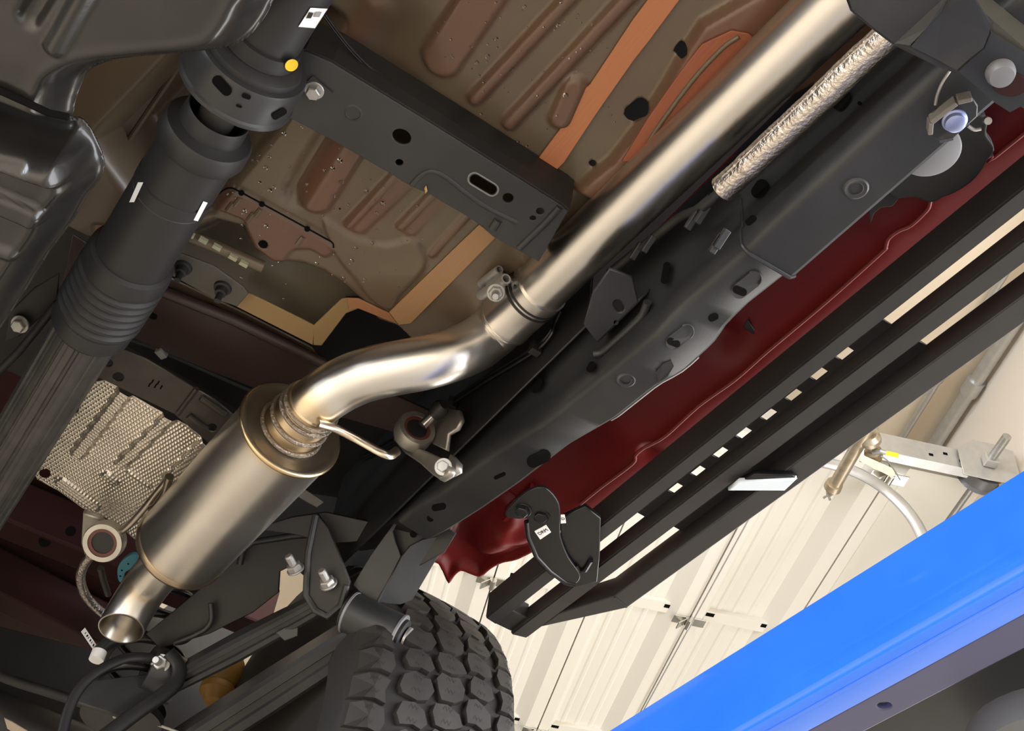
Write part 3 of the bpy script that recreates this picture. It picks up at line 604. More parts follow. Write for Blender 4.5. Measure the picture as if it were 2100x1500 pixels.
# (capsule a, b, radius px-equivalent metres, height, edge) ; positive height = pressed down towards the viewer
def cap(a, b, rpx, h, e=.0045): A = Z(*a, ZP)[:2]; B = Z(*b, ZP)[:2]; return (A, B, rpx*1.5/2500, h, e)
ribs = [cap((905, 120), (1010, -40), 40, .012), cap((975, 200), (1180, -20), 13, .010), cap((1045, 250), (1275, 5), 14, .010), cap((1150, 240), (1178, 175), 22, .010, .005),
        cap((648, 402), (720, 285), 38, .012, .007), cap((714, 458), (812, 355), 9, .008, .004), cap((735, 462), (845, 360), 20, .005, .006), cap((822, 462), (890, 392), 9, .008, .004), cap((842, 470), (905, 405), 16, .004, .006),
        cap((469, 367), (572, 252), 6, -.006, .003), cap((950, 487), (890, 516), 0.1, 0, .004), cap((995, 400), (886, 520), 8, .005, .003), cap((720, 90), (760, 30), 26, .010, .02)]
for i in range(3): A_, B_e, r_, h_, e_ = ribs[i]; ribs[i] = (A_, A_+(B_e-A_)*3.2, r_, h_, e_)
grooves = [cap((600, 400), (690, 255), 26, -.012, .012)]
basin = q2(catmull([(664, 448), (720, 480), (790, 500), (845, 488), (872, 520), (866, 556), (818, 606), (800, 632), (760, 610), (730, 570), (690, 520)], 3, True))
plateA = q2(catmull([(425, 410), (469, 386), (495, 395), (600, 452), (683, 502), (668, 525), (640, 510), (600, 512), (575, 540), (530, 520), (500, 490), (505, 455), (480, 440), (440, 425)], 3, True))
side_edge = q2([(1560, -30), (1440, 40), (1407, 90), (1365, 165), (1310, 250), (1255, 320), (1180, 380)])
rear_drop = q2([(380, 480), (440, 455), (500, 470), (520, 510), (560, 540), (620, 545), (660, 560), (700, 585), (760, 640), (800, 720), (300, 720), (200, 470)])
sill_poly = np.vstack([side_edge, [(-.75, .62), (.33, .62), (.33, side_edge[0][1])]])
tun = q2([(640, 20), (680, 60), (560, 250), (420, 420), (300, 430), (200, 300), (560, -60)])
def zpan(P):
    z = np.full(len(P), ZP)
    for A, B, r, h, e in ribs+grooves: z -= h*sstep(sd_seg(P, A, B)-r, e)
    d, _ = sd_poly(P, basin); z -= .006*sstep(d, .004)
    d, _ = sd_poly(P, plateA); z -= .004*sstep(d, .0015)
    d, _ = sd_poly(P, rear_drop); z += .035*sstep(d+.006, .016)
    d, _ = sd_poly(P, sill_poly); z -= .020*sstep(d, .006)
    for c, r in (((760, 90), .05),):
        pc = Z(*c, ZP)[:2]; z += .03*np.exp(-((P-pc)**2).sum(1)/(2*r*r))
    d, _ = sd_poly(P, tun); z += .10*sstep(d+.01, .03)
    return z
def panN(P, s, seed):
    rs = np.random.RandomState(seed); o = np.zeros(len(P))
    for k in range(14):
        a = rs.uniform(0, 6.28); f = s*rs.uniform(.5, 1.5); o += np.sin(P[:, 0]*f*math.cos(a)+P[:, 1]*f*math.sin(a)+rs.uniform(0, 6.28))
    return o/14
def pan_tint(P, z):
    red = np.zeros(len(P))
    for A, B, r, h, e in ribs:
        if h > 0: red = np.maximum(red, .8*sstep(sd_seg(P, A, B)-r-.002, .010))
    d, _ = sd_poly(P, sill_poly); red = np.maximum(red, 1.25*sstep(d, .01))
    d, _ = sd_poly(P, plateA); red = np.maximum(red, .9*sstep(d, .004))
    d, _ = sd_poly(P, basin); red = red*(1-.7*sstep(d, .01))
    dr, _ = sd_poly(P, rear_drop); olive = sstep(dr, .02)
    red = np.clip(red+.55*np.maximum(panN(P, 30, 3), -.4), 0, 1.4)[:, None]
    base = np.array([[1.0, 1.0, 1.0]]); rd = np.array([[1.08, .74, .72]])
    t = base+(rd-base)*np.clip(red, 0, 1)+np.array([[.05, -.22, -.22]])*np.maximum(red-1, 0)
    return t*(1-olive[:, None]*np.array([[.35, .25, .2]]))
ph = [q2(ell((541, 498), 10, 9)), q2(ell((651, 409), 4, 3.5)), q2(ell((1215, 334), 8, 7)), q2(slot((1305, 224), 12, 16, -40)), q2(slot((1396, 97), 6, 10, -50))]
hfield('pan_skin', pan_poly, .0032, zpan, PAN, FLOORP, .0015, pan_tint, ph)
bk2 = plate('cavity_liner', [(.3, -.3, ZP+.16), (.3, .6, ZP+.16), (-1.2, .6, ZP+.16), (-1.2, -.3, ZP+.16)], .004, BLACKD, FLOORP)
# seam sealer
def strip(pts, z, tint):
    o = plate('seam_sealer_strip', ZL(pts, z), .003, SEALER, FLOORP, bev=.001); white_tint(o.data)
    a = o.data.color_attributes['tint']; a.data.foreach_set('color', np.tile([*tint, 1], len(o.data.vertices))); return o
strip([(1500, -240), (1580, -240), (1420, -40), (1393, 0), (1330, 85), (1300, 123), (1223, 233), (1157, 333), (1120, 368), (1087, 346), (1147, 267), (1187, 192), (1210, 173), (1300, 37), (1328, 0), (1345, -40)], ZP-.003, (1.0, .75, .75))
strip([(983, 460), (1017, 487), (843, 663), (818, 666), (798, 640)], ZP-.002, (.8, .88, .95))
strip([(817, 665), (798, 642), (735, 612), (712, 611), (716, 634), (735, 632)], ZP-.002, (.7, .6, .6))
strip([(712, 611), (700, 613), (643, 667), (643, 707), (660, 708), (710, 642), (735, 632), (733, 612)], ZP+.004, (.6, .75, .75))
strip([(505, 597), (645, 667), (642, 707), (485, 628)], ZP+.004, (.6, .75, .75))
strip([(1500, 62), (1535, 68), (1550, 80), (1300, 330), (1275, 330), (1330, 240), (1400, 140), (1440, 90)], ZP-.022, (.62, .36, .40))
tube('sealer_bead', ZL(catmull([(1515, 75), (1480, 100), (1420, 165), (1350, 260), (1310, 325)], 5), ZP-.0235), .003, PAN, FLOORP, 10)
white_tint(FLOORP.children[-1].data) if 'tint' not in FLOORP.children[-1].data.color_attributes else None
strip([(150, 425), (215, 452), (225, 470), (195, 478), (158, 450)], ZP+.004, (.6, .6, .6))
tube('seam_wire', ZL(catmull([(425, 416), (445, 400), (462, 388), (475, 386), (495, 395), (600, 452), (665, 488), (682, 498), (684, 508)], 3), ZP-.006), .0012, INK, FLOORP, 6)
for q in ((495, 396), (537, 419), (630, 470)): lathe('seam_clip', Z(*q, ZP-.004), Z(*q, ZP-1), [(0, .004), (.003, .003)], INK, FLOORP, 10)
for q in ((478, 415), (493, 405), (520, 436), (535, 427), (622, 485)): tube('pressed_bead', [Z(*q, ZP-.003), Z(q[0]-12, q[1]+16, ZP-.003)], .004, PAN, FLOORP, 8); white_tint(FLOORP.children[-1].data)
# water beads
rs = random.Random(5); V = []; F = []
def drop(c, r):
    base = len(V); k = 10
    for i, (rr, h) in enumerate(((1, .0), (.94, -.30), (.70, -.62), (.36, -.80))):
        for j in range(k): t = 2*math.pi*j/k; V.append((c[0]+r*rr*math.cos(t), c[1]+r*rr*math.sin(t), c[2]+r*h))
    for i in range(3):
        for j in range(k): q = (j+1) % k; F.append((base+i*k+j, base+i*k+q, base+(i+1)*k+q, base+(i+1)*k+j))
    F.append(tuple(base+3*k+j for j in range(k))); F.append(tuple(base+j for j in range(k)))
spots = [(532, 271), (583, 274), (520, 330), (553, 321), (545, 344), (533, 374), (554, 390), (562, 384), (455, 379), (468, 399), (503, 432), (546, 463), (697, 329), (665, 350), (682, 345), (630, 379), (683, 402), (700, 373), (750, 392), (772, 437), (714, 420), (785, 417), (1076, 13), (1018, 80), (1000, 115), (978, 128), (1084, 99), (1048, 140), (1180, 147), (1207, 103), (1160, 195), (966, 95), (1145, 52), (650, 540), (722, 534), (730, 508), (763, 498), (705, 570), (748, 573)]
for _ in range(190): spots.append(rs.choice([(rs.uniform(450, 880), rs.uniform(260, 640)), (rs.uniform(880, 1260), rs.uniform(0, 330))]))
for k, s in enumerate(spots):
    p = Z(s[0], s[1], ZP); zz0 = zpan(np.array([p[:2]]))[0]; p = Z(s[0], s[1], zz0); drop((p[0], p[1], zz0-.0003), rs.uniform(.0022, .0036) if k < 39 else rs.uniform(.0008, .0018))
wd = mesh('water_beads', V, F, WATER, FLOORP, True); wd['kind'] = 'stuff'; wd['label'] = 'clear water beads clinging to the floor pan'

# ================================================================== EXHAUST
YPIPE = .527; RP = .038
pf = Y(1595, 124, YPIPE); pr_ = Y(1186, 518, YPIPE)
dirx = unit(pr_-pf)
p_front = pf-dirx*.35; p_cl = Y(1092, 606, YPIPE)
EX = thing('exhaust_pipe', 'straight brushed stainless exhaust pipe running beside the chassis rail', 'exhaust pipe', (p_front+p_cl)/2)
nseg = 40; Pp = np.array([p_front+(p_cl+dirx*.02-p_front)*t for t in np.linspace(0, 1, nseg)])
tube('pipe', Pp, RP, STEEL, EX, 56, tint=np.ones((nseg, 3)))
mk = mat('marker_scribble', (.10, .10, .10), .5)
for s, wd_ in ((Y(1222, 490, YPIPE-.02), .02), (Y(1105, 565, YPIPE-.01), .02)): pass
# over-muffler bend
MU = thing('muffler', 'cylindrical stainless muffler with inlet bend, heat tinted end rims and turned down tail pipe', 'muffler', Y(440, 1045, .352))
zm = 1.985
m0 = Z(597, 880, zm); m1 = Z(376, 1118, zm); mdir = unit(m1-m0); Lm = np.linalg.norm(m1-m0)
bend_px = [((1112, 588), YPIPE), ((1060, 636), YPIPE), ((1012, 680), YPIPE-.004), ((962, 714), YPIPE-.026), ((880, 742), YPIPE-.070), ((770, 764), YPIPE-.124), ((705, 788), YPIPE-.150)]
bp = [Y(*a, y) for a, y in bend_px]+[m0-mdir*.070, m0-mdir*.02]
bp = catmull(bp, 6); nb = len(bp); fr = np.linspace(0, 1, nb); tn = np.ones((nb, 3))
gold = np.array([1.0, .80, .48])
for i in range(nb):
    k = math.exp(-((fr[i]-.86)/.035)**2); tn[i] = 1-(1-gold)*k*.8
rr = np.where(fr < .20, RP*1.06, RP*1.0)
tube('inlet_bend', bp, rr, STEEL, MU, 48, tint=tn)
iw = int(.20*nb); pw = bp[iw]; tw = unit(bp[iw+1]-bp[iw-1]); lathe('weld_ring', pw-tw*.003, pw+tw, [(0, RP*1.05), (.001, RP*1.085), (.004, RP*1.085), (.006, RP*1.03)], STEEL, MU, 48, cap=False)
# inlet collar with weld beads
prof = [(-.072, RP*1.0), (-.070, RP*1.07), (-.060, RP*1.07), (-.0585, RP*1.02), (-.050, RP*1.10), (-.030, RP*1.10), (-.024, RP*1.16), (-.006, RP*1.16), (0, RP*1.22), (.006, RP*1.25)]
lathe('inlet_collar', m0, m1, prof, STEEL, MU, 48, tint=[[.80, .66, .46]]*len(prof), cap=False)
for s, r in ((-.060, RP*1.07), (-.050, RP*1.11), (-.027, RP*1.16), (-.003, RP*1.24)):
    t = np.linspace(0, 2*np.pi, 60); n0 = unit(np.array([0, 0, 1.])-mdir*mdir[2]); b0 = np.cross(mdir, n0)
    tube('weld_bead', [m0+mdir*s+r*(n0*math.cos(a)+b0*math.sin(a)) for a in t], .0034, GOLDW, MU, 8)
RM = .0765
def mt(s):
    k = math.exp(-(s/.012)**2)+math.exp(-((s-Lm)/.014)**2); b = math.exp(-((s-.022)/.008)**2)*.15; g = np.array([.95, .72, .40]); return 1-(1-g)*min(k, 1)*.85-np.array([.2, .1, -.05])*b*.5
ss = np.concatenate([np.linspace(.004, .06, 15), np.linspace(.07, Lm-.07, 10), np.linspace(Lm-.06, Lm-.006, 14)])
lathe('body', m0, m1, [(s, RM) for s in ss], STEEL, MU, 96, tint=[mt(s) for s in ss], cap=False)
lathe('front_end_cap', m0, m1, [(.0, RP*1.2), (-.001, RM*.80), (-.002, RM*.93), (-.004, RM*.985), (-.003, RM*1.015), (.002, RM*1.02), (.006, RM*1.012)], ENDCAP, MU, 96, cap=False, angle=50)
tube('front_rim', [m0+mdir*.001+RM*1.005*(n0*math.cos(a)+b0*math.sin(a)) for a in np.linspace(0, 2*np.pi, 97)], .0042, STEEL, MU, 10, tint=np.tile([[.78, .62, .38]], (97, 1)))
prR = [(Lm-.010, RM*1.002), (Lm-.006, RM*1.022), (Lm, RM*1.03), (Lm+.005, RM*1.025), (Lm+.008, RM*.98), (Lm+.010, RM*.90), (Lm+.012, RP*1.1)]
lathe('rear_end_cap', m0, m1, prR, STEEL, MU, 96, tint=[[.72, .60, .45], [.6, .5, .4], [.75, .62, .45], [.6, .52, .42], [.4, .36, .3], [.3, .28, .24], [.3, .28, .24]], cap=False, angle=50)
# tail pipe, turned down
RT = .092; fwd_t = unit(np.array([mdir[0], mdir[1], 0])); L0t = .116
tl = np.array([m1+fwd_t*.005, m1+fwd_t*.05, m1+fwd_t*L0t*.95]+[m1+fwd_t*(L0t+RT*math.sin(q))-np.array([0, 0, RT*(1-math.cos(q))]) for q in np.radians(np.arange(4, 71, 3))]); nt_ = len(tl)
tint_t = np.array([1-(1-gold)*.5*math.exp(-((i/nt_-.25)/.12)**2) for i in range(nt_)])
# cut the mouth level: last rings sheared to a plane facing the floor
T_, N_, B_ = frames(tl)
tp = tube('tail_pipe', tl, RP, STEEL, MU, 48, inner=.0024, tint=tint_t)
# the mouth is cut level: slide the last rings along the pipe onto the cutting plane
nc = unit(np.array([.05, 0, -1.])); pcut = tl[-1]; vv = tp.data.vertices
for i, v in enumerate(vv):
    ringi = (i//48) % nt_; p = np.array(v.co); tdir = T_[ringi]; dd = (p-pcut).dot(nc); sl = tdir.dot(nc)
    if dd > 0 or ringi == nt_-1: v.co = Vector(p-tdir*dd/max(sl, .2))
tcol = tp.data.color_attributes['tint'].data
for i in range(48*nt_, len(vv)): tcol[i].color = (.42, .39, .34, 1)
lathe('tail_collar', m1+mdir*.006, m1+mdir, [(0, RP*1.16), (.010, RP*1.14), (.014, RP*1.03)], STEEL, MU, 48, tint=[[.6, .55, .45]]*3, cap=False)
# hanger rods
h1 = [Y(652, 868, YPIPE-.16), Y(690, 880, YPIPE-.13), Y(735, 903, YPIPE-.095), Y(780, 928, YPIPE-.065), Y(800, 934, YPIPE-.05), Y(815, 925, YPIPE-.04)]
tube('hanger_rod', catmull(h1, 5), .0068, STEEL, MU, 14, sq=(1, .7), tint=np.tile([[.85, .75, .62]], (26, 1)))
zh = 2.03
h2 = ZL([(346, 978), (338, 990), (318, 1015), (290, 1050), (262, 1080), (230, 1102)], zh)
tube('hanger_rod', catmull(h2, 5), .0062, STEEL, MU, 12, tint=np.tile([[.8, .75, .7]], (26, 1)))
tube('hanger_strap', ZL([(348, 978), (340, 1010), (322, 1038), (310, 1045)], zh-.01), .007, STEEL, MU, 10, tint=np.tile([[.55, .5, .42]], (4, 1)))
# clamp
CLP = thing('exhaust_clamp', 'band clamp with bolt and nut joining the exhaust pipe to the muffler bend', 'clamp', p_cl)
cl = p_cl; t = np.linspace(0, 2*np.pi, 64); nn = unit(np.array([0, 0, 1.])-dirx*dirx[2]); bb = np.cross(dirx, nn)
for off in (-.004, .004): tube('band_edge', [cl+dirx*off+RP*1.07*(nn*math.cos(a)+bb*math.sin(a)) for a in t], .0018, BLACKD, CLP, 8)
lathe('band', cl-dirx*.003, cl+dirx, [(0, RP*1.03), (.0005, RP*1.055), (.0055, RP*1.055), (.006, RP*1.03)], BLACKD, CLP, 56, cap=False)
pc1, pc2 = Y(1020, 566, YPIPE-.075), Y(1005, 597, YPIPE-.070)
def ce(px, py, dy): return Y(px, py, YPIPE+dy)
for (q0, q1, r, dy) in (((986, 582), (1024, 553), .0062, -.062), ((986, 606), (1038, 572), .0072, -.056)):
    tube('clamp_ear', [ce(*q0, dy), ce(*q1, dy)], r, ZINC, CLP, 20, inner=.0022)
loft('ear_strap', [np.array([ce(1026, 556, -.060), ce(1034, 566, -.060), ce(1000, 590, -.060), ce(992, 580, -.060)]), np.array([ce(1056, 574, -.030), ce(1060, 582, -.030), ce(1044, 596, -.030), ce(1040, 588, -.030)])], ZINC, CLP)
tube('band_loop', [ce(1030, 555, -.055), ce(1040, 566, -.045), ce(1052, 566, -.036), ce(1058, 575, -.034), ce(1056, 590, -.036)], .0022, BLACKD, CLP, 8)
bd = unit(ce(1015, 628, -.07)-ce(1020, 590, -.045))
hexbolt('nut', ce(1017, 600, -.060), bd, .0100, .0095, ZINC, CLP, 1.25, shank=.020)
# ================================================================== DRIVESHAFT
ZSH, YSH = 2.0, .047
DS = thing('driveshaft', 'black driveshaft with carrier bearing ring, rubber boots and ribbed shaft', 'driveshaft', (-1.0, YSH, ZSH))
xsamp = np.linspace(.2, -3.2, 900); pys = np.array([proj((x, YSH, ZSH))[1] for x in xsamp])
def ax(py): return float(np.interp(py, pys, xsamp))
def sh(name, prof, m, parent=DS, seg=56, **k):   # profile in (image row on the axis, radius)
    p0 = np.array([0.2, YSH, ZSH]); return lathe(name, p0, p0-np.array([1., 0, 0]), [(0.2-ax(a) if abs(a) > 3 else 0.2-a, r) for a, r in prof], m, parent, seg, **k)
sh('front_tube', [(0.455, .040), (70, .040)], PLASTIC)
sh('yoke_collar', [(68, .040), (69, .044), (95, .0445), (96, .0425), (99, .0425), (100, .045), (134, .045), (141, .040)], PLASTIC)
c0 = np.array([ax(-10), YSH, ZSH])
def on_cyl(px, py, r):   # near intersection of a sight line with the shaft cylinder
    d = ray(px, py); o = CAM-np.array([0, YSH, ZSH]); a = d[1]**2+d[2]**2; b = 2*(o[1]*d[1]+o[2]*d[2]); c = o[1]**2+o[2]**2-r*r; q = b*b-4*a*c
    t = (-b-math.sqrt(max(q, 0)))/(2*a); return CAM+d*t
def cyl_patch(name, quad, r, m, parent, n=6):
    quad = np.asarray(quad, float); V = []; F = []
    for lay, rr in ((0, r+.0003), (1, r+.0011)):
        for i in range(n+1):
            for j in range(n+1):
                u, v = i/n, j/n; p = (1-u)*((1-v)*quad[0]+v*quad[3])+u*((1-v)*quad[1]+v*quad[2]); V.append(on_cyl(p[0], p[1], rr))
    k = n+1
    for i in range(n):
        for j in range(n): F += [(i*k+j, (i+1)*k+j, (i+1)*k+j+1, i*k+j+1), tuple(x+k*k for x in (i*k+j, i*k+j+1, (i+1)*k+j+1, (i+1)*k+j))]
    return mesh(name, V, F, m, parent, True)
lb = cyl_patch('label', [(637, 16), (672, 18), (646, 58), (612, 55)], .040, WHITE, DS); lb['label'] = 'white printed sticker on the front tube'
for k in range(4): cyl_patch('print_line', [(634+k*2.6, 25+k*.4), (635.6+k*2.6, 25.2+k*.4), (629.6+k*2.6, 38), (628+k*2.6, 38)], .0412, INK, lb, 2)
cyl_patch('print_block', [(648, 25), (660, 25), (655, 35), (643, 35)], .0412, mat('grey_print', (.25, .25, .25), .6), lb, 2)

# carrier bearing
sh('bearing_cushion', [(96, .046), (104, .056), (112, .058), (130, .056), (170, .050)], RUBBER)
sh('bearing_ring', [(113, .058), (114, .0645), (120, .0665), (150, .067), (167, .067), (170, .0695), (175, .0700), (177, .069), (176, .065), (150, .063), (113, .058)], BLACK, cap=False, angle=30)
def ring_slot(px, py, L, w, ang, r=.0675):
    ca, sa = math.cos(math.radians(ang)), math.sin(math.radians(ang)); pts = slot((px, py), L, w, ang, 6); n = len(pts)
    V = [on_cyl(a, b, r+.0003) for a, b in pts]+[on_cyl(a, b, r+.0008) for a, b in pts]
    return mesh('ring_slot', V, [tuple(range(n)), tuple(range(n, 2*n))]+[(i, (i+1) % n, n+(i+1) % n, n+i) for i in range(n)], INK, DS)
def cyl_poly(name, pts, r, m, parent):
    n = len(pts); V = [on_cyl(a, b, r+.0003) for a, b in pts]+[on_cyl(a, b, r+.0011) for a, b in pts]
    return mesh(name, V, [tuple(range(n)), tuple(range(n, 2*n))]+[(i, (i+1) % n, n+(i+1) % n, n+i) for i in range(n)], m, parent)
cyl_poly('yellow_paint_mark', ell((598, 134), 14, 12, -30), .045, YELLOW, DS); ring_slot(455, 176, 14, 11, 47); ring_slot(573, 234, 10, 7, -30); ring_slot(505, 198, 5, 5, 20); ring_slot(490, 218, 4, 2.5, 20)
sh('inner_shaft', [(180, .022), (300, .022)], SHAFT)
sh('boot_cup', [(290, .032), (262, .034), (233, .0355), (231, .0375), (234, .0390), (258, .0400), (262, .0470), (264, .0525), (270, .0555), (292, .0560), (298, .054), (302, .0487)], PLASTIC, cap=False, angle=30)
sh('boot_sleeve', [(296, .046), (300, .0485), (368, .0485), (369, .0475), (373, .0475), (374, .0495), (391, .0495), (392, .0478), (396, .0478), (397, .0485), (524, .0495), (526, .047)], PLASTIC, angle=30)
for quad in ([(283, 374), (294, 374), (275, 415), (265, 415)], [(417, 413), (426, 416), (406, 454), (397, 452)]): cyl_patch('paint_stripe', quad, .0486, WHITE, DS, 3)
bel = [(522, .050), (525, .056), (540, .058), (552, .0575)]
for k in range(6):
    a = 555+k*14; bel += [(a, .0545), (a+1.5, .0535), (a+5, .0585), (a+9, .0590), (a+12, .0560)]
bel += [(642, .0545), (646, .0555), (664, .0555), (668, .053)]
sh('bellows', bel, PLASTIC, angle=20)
# ribbed shaft
R0 = .0455; th = np.linspace(0, 2*np.pi, 144, endpoint=False); rib = R0-.0022*(np.cos(th*12) > .86)-.0008*(np.cos(th*24+1) > .9)
rings = [np.array([(x, YSH+r*math.cos(t), ZSH+r*math.sin(t)) for r, t in zip(rib, th)]) for x in (ax(655), -1.97)]
loft('ribbed_shaft', rings, SHAFT, DS, smooth=True, angle=25)

# ================================================================== TANK SHIELD (upper left)
TK = thing('tank_shield', 'glossy black stamped tank shield with long pressed ribs in the upper left', 'tank shield', Z(100, 150, 1.86))
ZT = 1.84
up_px = [(640, -260), (600, -60), (562, 0), (545, 32), (515, 70), (480, 92), (430, 102), (330, 112), (250, 120), (205, 132), (178, 150), (165, 178), (155, 205), (140, 240), (60, 212), (-60, 165), (-300, 80), (-100, -260)]
lo_px = [(-300, 90), (-60, 178), (60, 218), (130, 238), (165, 243), (190, 270), (208, 310), (214, 340), (206, 368), (180, 400), (150, 452), (100, 520), (50, 600), (-10, 690), (-80, 790), (-420, 600)]
def pan_part(name, px, ribs_px, z0, lip, mat_):
    O = ZL(catmull(px, 4, True), z0+lip)[:, :2]
    RB = [(Z(*a, z0)[:2], Z(*b, z0)[:2], r*1.35/2500, h, e) for a, b, r, h, e in ribs_px]
    def zf_(P):
        d, _ = sd_poly(P, O); d = -d; z = z0+lip*np.exp(-(np.maximum(d, 0)/.019)**2.2) - .0030*np.exp(-((d-.032)/.007)**2)
        for A, B, r, h, e in RB: z -= h*sstep(sd_seg(P, A, B)-r, e)
        return z+.0005*panN(P, 60, 7)
    return hfield(name, O, .0026, zf_, mat_, TK, .003)
pan_part('front_shell', up_px, [((58, 38), (118, -60), 17, -.010, .006), ((112, 96), (200, -60), 14, .010, .006), ((-60, 150), (60, 195), 40, -.004, .02)], ZT, .055, TANK)
pan_part('rear_shell', lo_px, [((-60, 300), (118, 362), 25, .014, .005), ((-60, 385), (66, 440), 25, .014, .005), ((-60, 312), (48, 341), 7, -.008, .006), ((-60, 500), (20, 520), 14, .008, .006)], ZT+.004, .065, TANK)
tube('joint_gap', ZL([(-40, 172), (0, 186), (60, 213), (100, 232), (140, 240)], ZT-.001), .004, INK, TK, 8)
# heat-stained tunnel parts behind the tank
TS = thing('tunnel_bracket', 'brown folded tunnel panel between the tank shield and the driveshaft', 'body panel', Z(310, 220, 2.16))
plate('tunnel_panel', ZL([(300, 90), (400, 100), (330, 200), (262, 300), (240, 330), (250, 250)], 2.16), .003, PAN, TS); white_tint(TS.children[-1].data)
tube('panel_fold', ZL([(385, 110), (330, 190), (262, 290), (266, 298)], 2.158), .004, PAN, TS, 8); white_tint(TS.children[-1].data)
BH = thing('brake_hose', 'thin dark hose and flange beside the tank shield', 'hose', Z(90, 640, 2.0))
tube('hose', ZL([(118, 622), (80, 670), (40, 720), (0, 760), (-40, 800)], 2.02), .006, RUBBER, BH, 10)
plate('flange', ZL([(70, 590), (122, 560), (118, 620), (40, 690), (10, 700), (20, 640)], 2.05), .004, BLACKD, BH)
hexbolt('bolt', Z(42, 665, 2.04), (.3, -.2, -1), .010, .012, ZINC, BH)

# ================================================================== REAR CAB SILL, BED
CS = thing('cab_rear_sill', 'dark maroon cross sill at the rear edge of the cab floor', 'body sill', Z(480, 690, 2.15))
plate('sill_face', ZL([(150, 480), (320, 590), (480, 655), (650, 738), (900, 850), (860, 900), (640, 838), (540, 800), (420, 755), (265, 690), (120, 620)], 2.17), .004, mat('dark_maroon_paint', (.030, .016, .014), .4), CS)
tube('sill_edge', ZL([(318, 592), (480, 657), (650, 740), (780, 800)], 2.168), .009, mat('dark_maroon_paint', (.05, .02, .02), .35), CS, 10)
plate('sill_return', ZL([(330, 560), (500, 640), (640, 712), (660, 740), (480, 660), (318, 592)], 2.19), .004, PAN, CS); white_tint(CS.children[-1].data)
plate('drain_hole', ZL(slot((312, 648), 5, 6, 25), 2.1675), .001, INK, CS, bev=.0002)
MB = thing('mount_plate', 'dark mounting plate with two studs on the rear floor', 'mounting plate', Z(430, 580, 2.09))
zmp = 2.09
plate('plate', ZL([(350, 522), (375, 520), (440, 545), (500, 588), (510, 602), (487, 628), (440, 612), (345, 560)], zmp), .004, mat('dull_olive_plate', (.060, .056, .045), .5), MB)
for q in ((376, 548), (457, 590)):
    c = Z(*q, zmp-.002); lathe('stud', c, c-np.array([0, 0, 1.]), [(0, .013), (.004, .012), (.005, .009), (.014, .008), (.015, .0048), (.030, .0045)], BLACKD, MB, 18)
SQ = thing('clip_rail', 'ribbed olive seam rail with pale clips along the floor rear', 'seam rail', Z(440, 505, 2.12))
tube('rail', ZL([(370, 478), (440, 505), (540, 548)], 2.105), .009, PAN, SQ, 10); white_tint(SQ.children[-1].data)
for q in ((390, 481), (417, 493), (445, 507), (478, 528), (500, 541)): box('clip', Z(*q, 2.094), AX, (.003, .006, .003), mat('pale_olive', (.30, .29, .20), .5), SQ)
BR = thing('front_bed_rail', 'black cross rail with a small clip ahead of the heat shield', 'cross rail', Z(390, 760, 2.2))
plate('rail_face', ZL([(200, 640), (262, 685), (420, 755), (640, 838), (620, 900), (520, 860), (400, 785), (250, 705), (180, 700)], 2.22), .004, BLACKD, BR)
tube('cable', ZL([(245, 690), (310, 712), (400, 752), (560, 822)], 2.19), .003, BLACK, BR, 8)
box('clip', Z(332, 722, 2.17), (np.array([1., .5, 0]), np.array([-.5, 1., 0]), AX[2]), (.006, .009, .008), ZINC, BR, .001)
HSB = thing('shield_bracket', 'dark steel crossbar with punched holes above the heat shield', 'crossbar', Z(330, 800, 2.1))
zb3 = 2.10; STB = mat('grimy_bare_steel', (.070, .064, .056), .38, .6, noise=(25, 1, (.052, .048, .043)), bump=((200, 8, 8), .15, .002))
plate('bar', ZL([(200, 772), (222, 735), (238, 708), (300, 735), (402, 795), (368, 853)], zb3), .004, STB, HSB, holes=[ZL(ell((222, 743), 9, 8), zb3), ZL(ell((243, 772), 11, 9), zb3)])
plate('end_piece', ZL([(402, 795), (440, 818), (480, 850), (432, 910), (395, 880), (362, 852)], zb3-.003), .004, STB, HSB, holes=[ZL(ell((437, 873), 9, 8), zb3)])
for a, b in (((412, 815), (462, 850)), ((387, 852), (425, 880))): tube('pressed_rib', ZL([a, b], zb3-.006), .006, STB, HSB, 10)
tube('fold', ZL([(404, 797), (364, 850)], zb3-.005), .004, STB, HSB, 8)
for k in range(5): plate('stamped_mark', ZL([(310+k*6-3, 786+k*1.2-(k % 2)*8), (313+k*6-3, 787+k*1.2-(k % 2)*8), (309+k*6-3, 794+k*1.2-(k % 2)*8), (306+k*6-3, 793+k*1.2-(k % 2)*8)], zb3-.0028), .0006, INK, HSB, bev=.0001)
